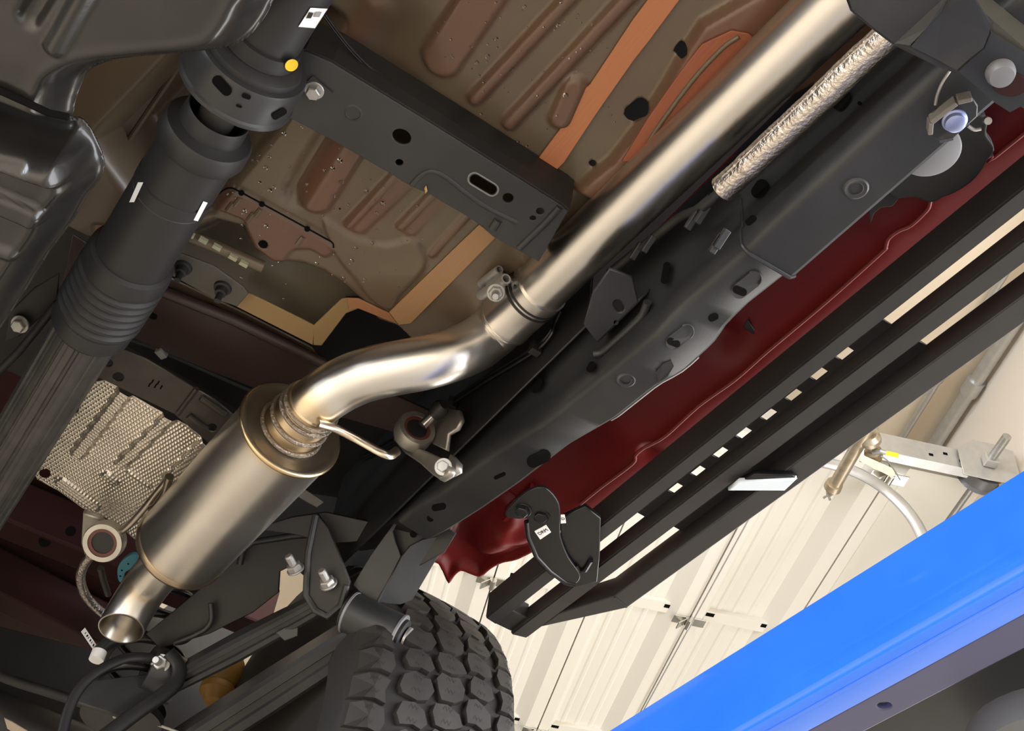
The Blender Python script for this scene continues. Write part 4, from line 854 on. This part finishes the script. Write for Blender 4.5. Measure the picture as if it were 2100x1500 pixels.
# ---- heat shield
HS = thing('heat_shield', 'dimpled aluminium heat shield with pressed channels behind the muffler', 'heat shield', Z(250, 920, 2.12))
zhs = 2.11
hs_px = [(192, 784), (216, 780), (262, 806), (312, 834), (386, 874), (424, 908), (450, 950), (430, 1060), (310, 1140), (290, 1120), (268, 1100), (248, 1082), (205, 1056), (170, 1044), (120, 1008), (76, 984), (66, 968), (80, 940), (112, 900), (146, 852), (160, 846), (162, 836)]
hs_o = ZL(hs_px, zhs); hs_r = [(Z(*a, zhs)[:2], Z(*b, zhs)[:2], r*1.9/2500, h) for a, b, r, h in (((258, 802), (160, 930), 14, .008), ((352, 850), (250, 950), 13, .008), ((420, 910), (345, 985), 14, .008), ((222, 975), (232, 985), 14, .006), ((130, 990), (190, 1035), 18, .005), ((265, 968), (305, 996), 5, .004))]
def zsh(P):
    z = np.full(len(P), zhs); flat = np.ones(len(P))
    for A, B, r, h in hs_r: d = sd_seg(P, A, B); z -= h*sstep(d-r, .004); flat *= 1-.5*sstep(d-r, .003)
    d, _ = sd_poly(P, hs_o[:, :2]); flat *= np.clip(-d/.006, 0, 1)
    u = (P[:, 0]*.96+P[:, 1]*.28); v = (-P[:, 0]*.28+P[:, 1]*.96); z -= .0016*flat*np.maximum(np.cos(u*2*math.pi/.0068)+np.cos(v*2*math.pi/.0068)-.1, 0)
    return z+.0035*panN(P, 40, 11)
hfield('shield_skin', hs_o, .0012, zsh, SHIELD, HS, .0008, None, [ZL(ell((92, 971), 12, 10), zhs)])
# ---- bed floor, bed cross sills
BED = thing('bed_floor', 'dark red underside of the pickup bed behind the cab', 'bed floor', (-2.2, 0, 2.33))
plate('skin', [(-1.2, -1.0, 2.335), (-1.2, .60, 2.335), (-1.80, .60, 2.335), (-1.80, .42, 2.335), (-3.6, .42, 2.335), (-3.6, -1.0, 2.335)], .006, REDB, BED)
plate('front_liner', [(-.95, -.5, 2.31), (-.95, .75, 2.31), (-1.85, .60, 2.31), (-1.85, -.5, 2.31)], .004, BLACKD, BED)
plate('gap_liner', [(-.90, .595, 2.04), (-1.7, .595, 2.04), (-1.7, .595, 2.33), (-.90, .595, 2.33)], .004, BLACKD, BED)
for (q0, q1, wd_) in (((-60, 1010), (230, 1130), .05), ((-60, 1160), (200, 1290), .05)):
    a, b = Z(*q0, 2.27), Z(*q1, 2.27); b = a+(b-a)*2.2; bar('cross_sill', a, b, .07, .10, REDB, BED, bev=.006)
lathe('hole', Z(92, 1110, 2.219), Z(92, 1110, 1), [(-.001, .012), (.002, .012)], INK, BED, 20)
lathe('hole', Z(145, 1090, 2.219), Z(145, 1090, 1), [(-.001, .010), (.002, .010)], INK, BED, 20)
# rear dark wheel-house liner seen behind the muffler
WH = thing('wheel_house', 'black inner wheel house wall behind the suspension links', 'body panel', (-1.8, .50, 2.2))
plate('liner', [X(q[0], q[1], -2.35) for q in ((-100, 1260), (210, 1340), (430, 1180), (500, 1130), (500, 1260), (500, 1500), (300, 1700), (-100, 1700))], .004, BLACKD, WH)

# ================================================================== SUSPENSION
XA = -1.93
plate('dark_backing', [Dp(*q, 2.36) for q in ((480, 900), (900, 930), (880, 1150), (800, 1190), (700, 1212), (640, 1195), (612, 1172), (600, 1150), (560, 1130), (480, 1140))], .004, BLACKD, WH)  # black sheet added behind to keep the gaps dark
AXL = thing('axle', 'black rear axle tube at the bottom left edge', 'axle', X(60, 1470, XA))
a0 = Dp(-60, 1452, 2.28); a1 = a0+np.array([0, 1.0, 0])
tube('axle_tube', [a0-np.array([0, .6, 0]), a1], .048, BLACK, AXL, 28)
plate('paper_tag', [Dp(*q, 2.22) for q in ((8, 1472), (25, 1480), (58, 1500), (40, 1512), (15, 1495))], .001, mat('tan_paper', (.45, .36, .3), .7), AXL)
LL = thing('lower_trailing_link', 'long black boxed lower trailing link running back from the rail bracket', 'suspension link', onp(740, 1290))
l0 = onp(768, 1264)+np.array([0, .0, -.018]); l1 = X(408, 1512, XA-.06)
du = unit(l1-l0)
up_l = unit(np.array([-.25, .35, 1.])); sdl = unit(np.cross(up_l, du)); up_l = np.cross(du, sdl)
def link_prof(w, h, r=.006): return [(-w, -h+r), (-w+r, -h), (-.3*w, -h), (-.2*w, -h+.006), (.2*w, -h+.006), (.3*w, -h), (w-r, -h), (w, -h+r), (w, h-r), (w-r, h), (-w+r, h), (-w, h-r)]
loft('link_bar', [np.array([l0+du*s+sdl*a*k+up_l*b*k for a, b in link_prof(.027, .030)]) for s, k in ((.02, .75), (.07, 1.), (.25, 1.1), (np.linalg.norm(l1-l0)+.1, 1.15))], BLACK, LL, smooth=True, angle=30)
bx = unit(onp(800, 1276)-onp(745, 1250)); bc = l0+np.array([.005, 0, .0])
lathe('bushing_sleeve', bc-bx*.045, bc+bx, [(0, .034), (.09, .034)], BLACK, LL, 36)
for s, m_ in ((-.047, 0), (.043, 0)):
    lathe('bushing_band', bc+bx*s, bc+bx, [(0, .0342), (.0005, .0354), (.0040, .0354), (.0045, .0342)], WASHER, LL, 36)
lathe('bushing_rubber', bc-bx*.055, bc+bx, [(0, .024), (.002, .029), (.108, .029), (.11, .024)], RUBBER, LL, 30)
lathe('pivot_washer', bc+bx*.058, bc+bx, [(0, .02), (.004, .02)], ZINC, LL, 24)
UL = thing('upper_trailing_link', 'black stamped upper trailing link with an eye and nut at its axle end', 'suspension link', onp(560, 1290))
u0 = onp(650, 1252)+np.array([0, -.01, 0]); u1 = X(352, 1398, XA-.02); dv = unit(u1-u0); upv = unit(np.array([-.25, .35, 1.])); sv = unit(np.cross(upv, dv)); upv = np.cross(dv, sv); Lu = np.linalg.norm(u1-u0)
loft('link_bar', [np.array([u0+dv*s+sv*a*k+upv*b*k2 for a, b in link_prof(.020, .024)]) for s, k, k2 in ((-.01, .8, .6), (.06, .9, .8), (Lu*.5, 1., 1.), (Lu, .9, .9))], BLACK, UL, smooth=True, angle=30)
eye = X(332, 1385, XA+.0); lathe('eye', eye-np.array([0, .03, 0]), eye+np.array([0, 1., 0]), [(0, .030), (.0, .042), (.06, .042), (.06, .030), (0, .030)], BLACK, UL, 36, cap=False)
hexbolt('nut', X(330, 1362, XA+.035), (.75, -.5, -.35), .013, .014, ZINC, UL, 1.3, shank=.018)
plate('stop_tab', [onp(*q) for q in ((565, 1298), (612, 1275), (612, 1305), (585, 1315))], .006, BLACK, UL)
LW = thing('link_hanger', 'black folded hanger plate between the two trailing links', 'bracket', onp(680, 1200))
plate('hanger_plate', [onp(*q)+np.array([.01, -.02, 0]) for q in ((668, 1070), (650, 1150), (645, 1240), (668, 1268), (690, 1278), (722, 1250), (735, 1210), (715, 1160), (690, 1100))], .008, BLACKD, LW)
tube('hanger_edge', [onp(*q)+np.array([.012, -.022, -.004]) for q in ((666, 1072), (650, 1150), (646, 1235), (665, 1266), (690, 1278), (716, 1256), (728, 1215))], .006, BLACK, LW, 8)
bn = unit(np.array([.55, -.75, .15]))
hexbolt('bolt', onp(628, 1196)+np.array([.02, -.03, 0]), bn, .0125, .012, ZINC, LW, 1.2, shank=.020)
hexbolt('bolt', onp(695, 1226)+np.array([.02, -.03, 0]), bn, .0125, .012, ZINC, LW, 1.2, shank=.020)
# dark sub-frame casting behind the muffler
SF = thing('spring_tower', 'black pressed spring tower above the trailing links', 'suspension tower', X(560, 1140, -1.75))
sp = [(480, 1130), (500, 1112), (560, 1100), (640, 1092), (670, 1105), (648, 1150), (600, 1160), (575, 1172), (572, 1215), (520, 1256), (430, 1300), (330, 1330), (300, 1300), (420, 1200)]
plate('tower_face', [Dp(*q, 2.16) for q in sp], .008, BLACKD, SF)
tube('tower_rim', [Dp(*q, 2.14) for q in ((492, 1158), (497, 1130), (520, 1112), (600, 1100), (645, 1096))], .006, BLACK, SF, 10)
tube('tower_rim', [Dp(*q, 2.14) for q in catmull([(432, 1238), (434, 1270), (422, 1290), (395, 1305), (358, 1320)], 4)], .005, BLACK, SF, 10)
plate('tower_cap', [Dp(*q, 2.05) for q in ((520, 1085), (600, 1060), (668, 1050), (760, 1070), (750, 1110), (680, 1115), (600, 1095))], .01, BLACKD, SF)
plate('bright_tab', [Dp(*q, 2.0) for q in ((606, 1018), (622, 1000), (664, 1030), (650, 1042))], .003, STB, SF)
# coil spring
CSP = thing('coil_spring', 'black rear coil spring beyond the tail pipe', 'coil spring', X(318, 1330, -2.0))
cc = X(303, 1330, -2.02); hel = [(cc[0]+.064*math.cos(a), cc[1]+.064*math.sin(a), cc[2]-.13+.056*a/(2*math.pi)) for a in np.linspace(0, 2*math.pi*6, 240)]
tube('coil', hel, .0075, SATIN, CSP, 10)
lathe('lower_seat', (cc[0], cc[1], cc[2]-.15), (cc[0], cc[1], cc[2]), [(0, .03), (0, .072), (.015, .072), (.02, .04)], BLACK, CSP, 32)
tag = plate('barcode_tag', [X(*q, -1.98) for q in ((166, 1296), (174, 1288), (202, 1330), (197, 1342))], .001, WHITE, CSP, bev=.0002); tag['label'] = 'white barcode tag'
for k in range(7):
    s = .15+k*.11; a = np.array([168, 1294])*(1-s)+np.array([198, 1339])*s; b = np.array([173, 1290])*(1-s)+np.array([201, 1332])*s
    mid0, mid1 = a*.85+b*.15, a*.15+b*.85; plate('bar_mark', [X(*q, -1.9795) for q in (mid0, mid1, mid1+np.array([.9, 1.3])*(1+k % 2), mid0+np.array([.9, 1.3])*(1+k % 2))], .0006, INK, tag, bev=.0001)
tube('link_rod', [X(*q, -1.97) for q in ((198, 1352), (205, 1335), (218, 1322), (240, 1312))], .012, BLACK, CSP, 12)
lathe('rod_label', X(197, 1355, -1.97), X(205, 1335, -1.97), [(0, .013), (.018, .013)], WHITE, CSP, 16)
# lower arms of axle bracket
AB = thing('axle_bracket', 'black curved axle bracket under the coil spring', 'bracket', X(280, 1420, XA))
tube('arm', [X(*q, XA+.05) for q in catmull([(346, 1338), (366, 1362), (364, 1395), (335, 1425), (290, 1455), (230, 1500), (150, 1560)], 4)], .013, BLACKD, AB, 14, sq=(1, .45))
tube('arm', [X(*q, XA+.03) for q in catmull([(318, 1350), (262, 1350), (205, 1375), (165, 1410), (140, 1460), (120, 1540)], 4)], .009, BLACKD, AB, 14, sq=(1, .5))
plate('web', [X(*q, XA) for q in ((185, 1400), (300, 1385), (320, 1430), (240, 1470), (150, 1440))], .01, BLACK, AB)
BS = thing('bump_stop', 'ochre moulded bump stop between the trailing links', 'bump stop', X(450, 1420, -2.1))
b0_ = X(455, 1385, -2.1); b1_ = X(435, 1452, -2.1)
lathe('stop', b0_, b1_, [(-.03, .038), (.0, .040), (.015, .036), (.022, .030), (.03, .034), (.04, .034), (.05, .026), (.06, .020), (.062, .012)], OCHRE, BS, 32)
CBL = thing('brake_cable', 'black sheathed brake cable with crimped end over the axle tube', 'cable', Dp(120, 1425, 2.15))
cpx_ = catmull([(-20, 1378), (30, 1398), (100, 1420), (170, 1442), (222, 1452)], 5); tube('sheath', [Dp(*q, 2.13) for q in cpx_], .009, RUBBER, CBL, 14)
lathe('ferrule', Dp(218, 1450, 2.13), Dp(260, 1466, 2.13), [(0, .010), (.004, .013), (.012, .013), (.013, .010), (.018, .010), (.019, .014), (.025, .014), (.027, .009), (.036, .008)], CASTM, CBL, 18)
tube('inner_wire', [Dp(*q, 2.13) for q in ((258, 1464), (320, 1486), (400, 1515))], .0026, ZINC, CBL, 8)

# ================================================================== TYRE
TX, TZ, TR_, TY0, TY1 = -1.90, 1.79, .395, .630, .935
TY = thing('tyre', 'chunky all terrain tyre behind the trailing links', 'tyre', (TX, (TY0+TY1)/2, TZ))
yc_ = (TY0+TY1)/2; hw = (TY1-TY0)/2
def crown(y): s = abs(y-yc_)/hw; return TR_-.012*s**2-.030*max(0, s-.80)**2*25
prof = [(-hw+.03, .24), (-hw+.004, .27), (-hw-.004, .31), (-hw, .35)]+[(s*hw, crown(yc_+s*hw)) for s in np.linspace(-.98, .98, 17)]+[(hw, .35), (hw+.004, .31), (hw-.004, .27), (hw-.03, .24)]
lathe('carcass', (TX, yc_, TZ), (TX, yc_+1, TZ), prof, TYREB, TY, 120, angle=60)
lathe('rim', (TX, yc_, TZ), (TX, yc_+1, TZ), [(-.11, .24), (-.12, .25), (-.10, .225), (-.03, .20), (-.02, .08), (0, .05)], BLACKD, TY, 48)
NP = 25
def block(name, outline, depth=.0125, m=TYRE):
    """outline in (pitch fraction, lateral -1..1)"""
    V = []; n = len(outline); c = np.mean(outline, 0)
    for lay in (0, 1):
        for (a, s) in outline:
            if lay: a, s = c[0]+(a-c[0])*.955, c[1]+(s-c[1])*.965
            t = 2*math.pi*a/NP; y = yc_+s*hw; r = crown(y)-.002+(depth if lay else 0); V.append((TX+r*math.cos(t), y, TZ+r*math.sin(t)))
    t = 2*math.pi*c[0]/NP; y = yc_+c[1]*hw; r = crown(y)-.002+depth; V.append((TX+r*math.cos(t), y, TZ+r*math.sin(t)))
    return V, [(n+i, n+(i+1) % n, 2*n) for i in range(n)]+[(i, (i+1) % n, n+(i+1) % n, n+i) for i in range(n)]
shapes = [[(.06, -.52), (.18, -.56), (.40, -.53), (.54, -.40), (.46, -.30), (.50, -.22), (.30, -.16), (.10, -.22), (.02, -.34)],
          [(.56, -.48), (.72, -.54), (.94, -.50), (1.0, -.36), (.92, -.24), (.72, -.18), (.60, -.24), (.63, -.34)],
          [(.20, -.08), (.34, -.12), (.56, -.16), (.72, -.10), (.70, .02), (.76, .12), (.58, .20), (.36, .18), (.24, .08)],
          [(.76, -.10), (.96, -.16), (1.12, -.14), (1.18, .0), (1.10, .16), (.92, .22), (.82, .12), (.76, .02)],
          [(.02, .26), (.24, .22), (.44, .24), (.52, .34), (.46, .44), (.36, .54), (.14, .56), (.02, .46), (.06, .36)],
          [(.58, .26), (.80, .26), (.96, .30), (.96, .44), (.90, .54), (.70, .58), (.56, .50), (.54, .38)]]
sh_out = [[(.06, .66), (.24, .62), (.46, .66), (.49, .78), (.49, .88), (.47, .97), (.07, .97), (.05, .88), (.08, .78)], [(.53, .66), (.74, .69), (.95, .65), (.98, .78), (.99, .88), (.97, .99), (.56, .99), (.54, .88), (.56, .78)]]
SV, SFc = [], []
for k in range(NP):
    th_mid = (k+.5)/NP*360
    if not (th_mid < 100 or th_mid > 255): continue      # only the part of the tread that can be seen from the front
    for sps in shapes+sh_out+[[(a+.25, -s) for a, s in o] for o in sh_out]:
        V, F = block('tread_block', [(a+k, s) for a, s in sps]); mesh('tread_block', V, F, TYRE, TY)
        cen = np.mean([(a+k, s) for a, s in sps], 0); zig = [(cen[0]+(.05 if i % 2 else -.02), cen[1]+(i-2.5)*.022) for i in range(6)]
        for dth in (-.10, .12):
            base = len(SV)
            for a, s_ in zig:
                for dd_ in (0, .022): t = 2*math.pi*(a+dth+dd_)/NP; y = yc_+s_*hw; r = crown(y)-.002+.0127; SV.append((TX+r*math.cos(t), y, TZ+r*math.sin(t)))
            SFc += [(base+2*i, base+2*i+2, base+2*i+3, base+2*i+1) for i in range(5)]

sp_ = mesh('sipes', SV, SFc, TYREB, TY); sp_['kind'] = 'stuff'; sp_['label'] = 'thin zigzag sipes cut in the tread blocks'
# ================================================================== HANGER ISOLATORS
def isolator(label, c, axis, R, w, arm, boltp, extra):
    H = thing('exhaust_hanger', label, 'exhaust hanger', c, group=None)
    lathe('ring', c-axis*w/2, c+axis, [(0, R*.72), (0, R*.95), (w*.15, R), (w*.85, R), (w, R*.95), (w, R*.72), (w*.8, R*.68), (w*.2, R*.68), (0, R*.72)], CASTM, H, 40, cap=False)
    lathe('liner', c-axis*w*.42, c+axis, [(0, R*.55), (0, R*.70), (w*.84, R*.70), (w*.84, R*.55), (0, R*.55)], mat('rust_brown_liner', (.10, .030, .022), .5), H, 32, cap=False)
    lathe('rubber', c-axis*w*.36, c+axis, [(0, .002), (0, R*.60), (w*.7, R*.60), (w*.7, .002)], RUBBER, H, 32)
    return H
ic = Y(850, 886, .540); ia = unit(np.array([1., -.12, -.10]))
H1 = isolator('cast alloy exhaust hanger with a black rubber core and bolted arm beside the chassis rail', ic, ia, .031, .026, None, None, None)
arm_px = [(812, 905), (818, 880), (836, 903), (852, 918), (880, 928), (910, 942), (926, 955), (929, 968), (924, 976), (906, 986), (890, 975), (865, 952), (835, 932)]
plate('arm', [Y(*q, .560-.0005*(q[0]-812)*.1) for q in arm_px], .012, CASTM, H1, bev=.003)
plate('arm_side', [Y(*q, .575) for q in ((906, 987), (926, 976), (942, 968), (943, 950), (930, 935), (922, 955))], .012, CASTM, H1, bev=.002)
hexbolt('bolt', Y(909, 958, .545), (.6, -.6, -.5), .0085, .006, ZINC, H1, 1.5)
plate('mount_flange', [Y(*q, .575) for q in ((880, 872), (905, 855), (925, 840), (945, 843), (950, 862), (940, 882), (922, 892), (918, 925), (890, 912), (880, 895))], .008, CASTM, H1, bev=.002)
tube('pin', [Y(866, 873, .535), Y(892, 848, .545)], .0075, BRIGHTZ, H1, 16)
lathe('pin_clip', Y(890, 851, .545), Y(915, 826, .545), [(0, .010), (.01, .013), (.022, .013), (.03, .008)], BLACKD, H1, 16)
ic2 = Z(215, 1110, 2.02); ia2 = unit(np.array([.55, -.25, -.8]))
H2 = isolator('grey cast exhaust hanger holding the rod left of the muffler', ic2, ia2, .034, .030, None, None, None)
plate('mount_leg', [Z(*q, 2.06) for q in ((172, 1048), (205, 1060), (225, 1080), (180, 1095), (190, 1135), (178, 1145), (168, 1110))], .012, CASTM, H2, bev=.003)
FH = thing('foil_hose', 'short foil wrapped hose hanging below the rear hanger', 'hose', Z(180, 1190, 2.0))
tube('foil_wrap', ZL(catmull([(186, 1140), (172, 1160), (165, 1185), (172, 1215), (188, 1238), (212, 1260)], 5), 2.04), .0085, FOIL, FH, 14)
tube('strap', ZL(catmull([(206, 1165), (212, 1190), (222, 1220)], 5), 2.05), .006, STB, FH, 10)
TLS = thing('teal_sleeve', 'small teal plastic sleeve with dark dots above the tail pipe', 'sleeve', Z(258, 1165, 2.0))
plate('sleeve', ZL(catmull([(272, 1135), (284, 1142), (276, 1160), (258, 1172), (252, 1190), (244, 1188), (242, 1165), (252, 1148)], 3, True), 2.06), .008, TEAL, TLS)
for q in ((263, 1157), (250, 1170), (247, 1182)): lathe('dot', Z(*q, 2.0555), Z(*q, 1), [(-.001, .0018), (.0006, .0018)], INK, TLS, 8)

# ================================================================== FOIL SLEEVED TUBE, CABLES
yf = .560
FT = thing('foil_sleeve', 'crinkled silver foil heat sleeve between the exhaust pipe and chassis rail', 'heat sleeve', Y(1650, 225, yf))
fp = [Y(1850, 40, yf), Y(1815, 78, yf), Y(1760, 128, yf), Y(1700, 186, yf), Y(1640, 242, yf), Y(1580, 298, yf), Y(1530, 345, yf), Y(1482, 388, yf)]
fp = catmull(fp, 18); rs2 = np.random.RandomState(2); fr_ = .0158+.0006*rs2.randn(len(fp)); fr_ = np.convolve(np.pad(fr_, 2, 'edge'), np.ones(5)/5, 'valid')
tube('foil_sleeve_skin', fp, fr_, FOIL, FT, 36)
tube('core', [fp[-1], Y(1462, 408, yf), Y(1440, 425, yf)], .006, RUBBER, FT, 10)
tube('seam_fold', [p+np.array([0, -.014, -.004]) for p in fp[4:-8]], .0025, FOIL, FT, 8)
WL = thing('brake_line', 'pair of thin black brake lines clipped along the chassis rail', 'brake line', Y(1000, 770, .585))
for d in (0, .010):
    tube('line', [Y(*q, .585) + np.array([0, 0, d]) for q in catmull([(1150, 640), (1138, 665), (1128, 690), (1095, 722), (1000, 780), (925, 830), (880, 860), (800, 910), (740, 940)], 5)], .003, SATIN, WL, 8)
for q in ((1098, 715), (925, 828)): box('line_clip', Y(*q, .583), AX, (.006, .008, .010), BLACKD, WL, .001)
WL2 = thing('wiring_bundle', 'dark wiring clips and loom beside the exhaust pipe on the rail', 'wiring', Y(1420, 450, .58))
tube('loom', [Y(*q, .575) for q in catmull([(1460, 405), (1430, 430), (1395, 445), (1350, 480), (1300, 520), (1250, 560)], 4)], .006, RUBBER, WL2, 10)
for q in ((1440, 440), (1420, 452), (1330, 500), (1305, 515), (1480, 490), (1470, 500)): box('loom_clip', Y(*q, .572), (np.array([1, 0, .6]), AX[1], np.array([-.6, 0, 1])), (.012, .004, .004), BLACK, WL2, .001)
BW_ = thing('breather_line', 'thin black line looping over the brown floor by the driveshaft', 'line', Z(720, 110, 2.07))
for o_ in (0, 3): tube('line', ZL(catmull([(664+o_, 32-o_), (690+o_, 68-o_), (720+o_, 105-o_), (755+o_, 140-o_), (790+o_, 165-o_)], 4), 2.07), .0016, SATIN, BW_, 8)

# ================================================================== UPPER RIGHT BRACKET AND BODY MOUNT
zq = 1.86
TB = thing('mount_crossbar', 'black folded mount crossbar crossing the upper right corner', 'crossbar', Z(1930, 60, zq))
def facet(name, pts, m=BLACK, t=.006):
    V = [Z(a, b, zq+dz) for a, b, dz in pts]; o = mesh(name, V, [tuple(range(len(V)))], m, TB); md = o.modifiers.new('t', 'SOLIDIFY'); md.thickness = t; md.offset = 0; return o
facet('inner_facet', [(1735, -20, .012), (1748, 16, .012), (1790, 52, .010), (1835, 86, .008), (1866, 90, .0), (1900, 55, 0), (1930, 22, .0), (1950, -20, .0)])
facet('middle_facet', [(1868, 92, .004), (1900, 55, .004), (1930, 22, .004), (1952, -20, .004), (1990, -20, .0), (2030, 45, .0), (2028, 65, .0), (2016, 95, .0), (1990, 115, 0), (1961, 141, 0), (1920, 118, .004)])
facet('outer_facet', [(1964, 143, .006), (1992, 118, .006), (2018, 96, .006), (2031, 64, .006), (2100, 108, .006), (2180, 160, .006), (2160, 260, .008), (2092, 215, .006), (2070, 227, .006), (2040, 208, .006)])
facet('upper_flange', [(1955, -20, .01), (2033, 48, .01), (2030, 62, .01), (2100, 106, .01), (2180, 158, .01), (2180, 120, .06), (2100, 60, .06), (2000, -20, .06)], mat('olive_black_flange', (.055, .050, .036), .4))
facet('rear_flange', [(1735, -20, .012), (1748, 16, .012), (1790, 52, .010), (1835, 86, .008), (1868, 95, .004), (1920, 128, .004), (1945, 140, .004), (1945, 140, .05), (1868, 95, .05), (1790, 52, .06), (1735, -20, .06)], BLACKD)
plate('cutout', ZL(catmull([(2034, 160), (2050, 170), (2075, 160), (2085, 150), (2110, 170), (2098, 190), (2075, 198), (2050, 192), (2036, 178)], 3, True), zq+.0015), .002, REDB, TB, bev=.0003)
cp = Z(2052, 150, zq); lathe('rubber_button', cp+np.array([0, 0, .02]), cp-np.array([0, .0, 1]), [(0, .014), (.022, .0135), (.028, .011), (.029, .004)], WASHER, TB, 28)
FR = thing('front_sub_frame', 'large black sub frame part beyond the upper right crossbar', 'sub frame', Z(2060, 30, 1.95))
plate('face', ZL([(1990, -60), (2300, -60), (2300, 180), (2180, 140), (2080, 70), (2000, -5)], 1.97), .006, BLACKD, FR)
tube('rib', ZL([(2060, 50), (2090, 25), (2160, -40)], 1.955), .008, BLACKD, FR, 10)
BM = thing('body_mount', 'cab body mount with octagonal black bracket, bolt and grey washer', 'body mount', Z(1950, 260, 1.93))
zq2 = 1.905
oct_px = [(1903, 248), (1912, 227), (1962, 200), (1992, 195), (2005, 215), (2004, 236), (1955, 282), (1926, 288), (1906, 272)]
plate('bracket', ZL(oct_px, zq2), .005, BLACK, BM)
lipm = mat('tan_lit_edge', (.14, .125, .105), .45)  # tan tone paints the light caught by the bracket rim
for a, b in (((1906, 270), (1908, 246)), ((1908, 246), (1960, 206)), ((1962, 204), (1992, 197))): bar('bracket_lip', Z(*a, zq2-.006), Z(*b, zq2-.006), .005, .014, lipm, BM, bev=.001)
bar('bare_lip', Z(1926, 288, zq2-.004), Z(1954, 282, zq2-.004), .003, .006, BRIGHTZ, BM)
cb_ = Z(1957, 245, zq2-.003); lathe('bolt_head', cb_, cb_-np.array([0, 0, 1.]), [(0, .0125), (.003, .0125), (.004, .0105), (.009, .010), (.010, .008), (.0101, .001)], BLUEB, BM, 28)
cw = Z(1905, 305, 1.985); lathe('washer_plate', cw, cw-np.array([0, 0, 1.]), [(0, .034), (.004, .034), (.005, .032), (.0052, .001)], WASHER, BM, 44)
cd = Z(1905, 305, 2.03); th = np.linspace(0, 2*np.pi, 72, endpoint=False)
rr_ = .066+.004*np.sin(th*9)*(np.sin(th*3) > .2)
plate('rubber_isolator', [cd+np.array([r*math.cos(t), r*math.sin(t), 0]) for r, t in zip(rr_, th)], .02, RUBBER, BM, normal=(0, 0, 1), bev=.003)
plate('isolator_tail', ZL([(1780, 430), (1785, 455), (1792, 435), (1806, 423), (1830, 420), (1850, 395), (1880, 390), (1820, 380)], 2.03), .008, RUBBER, BM)
tube('wire_clip', ZL(catmull([(1985, 258), (1998, 266), (2012, 264)], 3), 1.95), .002, ZINC, BM, 8)
tube('wire', ZL(catmull([(1948, 145), (1932, 170), (1922, 195), (1918, 215)], 4), zq2), .0016, ZINC, BM, 8)
lathe('stud', Z(2022, 246, 1.96), Z(2030, 250, 1.93), [(0, .004), (.02, .004)], ZINC, BM, 12)

# ================================================================== FAR SIDE OF THE VEHICLE (unseen, added to block side light)
OP = thing('far_underbody', 'black underbody, rail and sill of the unseen far side of the vehicle, added for shade', 'underbody', (.2, -.6, 2.1))
box('far_rail', (-.6, -.55, 2.01), AX, (2.4, .04, .09), BLACKD, OP)
box('far_floor', (-.6, -.66, 2.16), AX, (2.4, .36, .02), BLACKD, OP)
tube('far_tyre', [(-1.9, y, 1.79) for y in (-.83, -.81, -.57, -.55)], [.36, .40, .40, .36], TYREB, OP, 48)
tube('spare_tyre', [(-2.75, -.15, z) for z in (1.92, 1.94, 2.14, 2.16)], [.34, .38, .38, .34], TYREB, OP, 48)
lathe('differential', (-1.98, -.02, 1.79), (-1.0, -.02, 1.79), [(-.13, .02), (-.12, .08), (-.06, .13), (.05, .13), (.10, .08), (.16, .05)], BLACKD, OP, 32)
box('far_sill', (.0, -.92, 2.08), AX, (1.4, .06, .09), RED, OP)
box('front_floor', (1.25, .05, 2.16), AX, (.92, .9, .02), BLACKD, OP)
box('gearbox', (.95, .02, 2.0), AX, (.5, .16, .13), BLACKD, OP, .05)
box('front_rail', (1.3, .64, 2.01), AX, (.94, .035, .085), BLACKD, OP)
box('cab_floor_cover', (-.30, .25, 2.30), AX, (.95, .70, .015), BLACKD, OP)
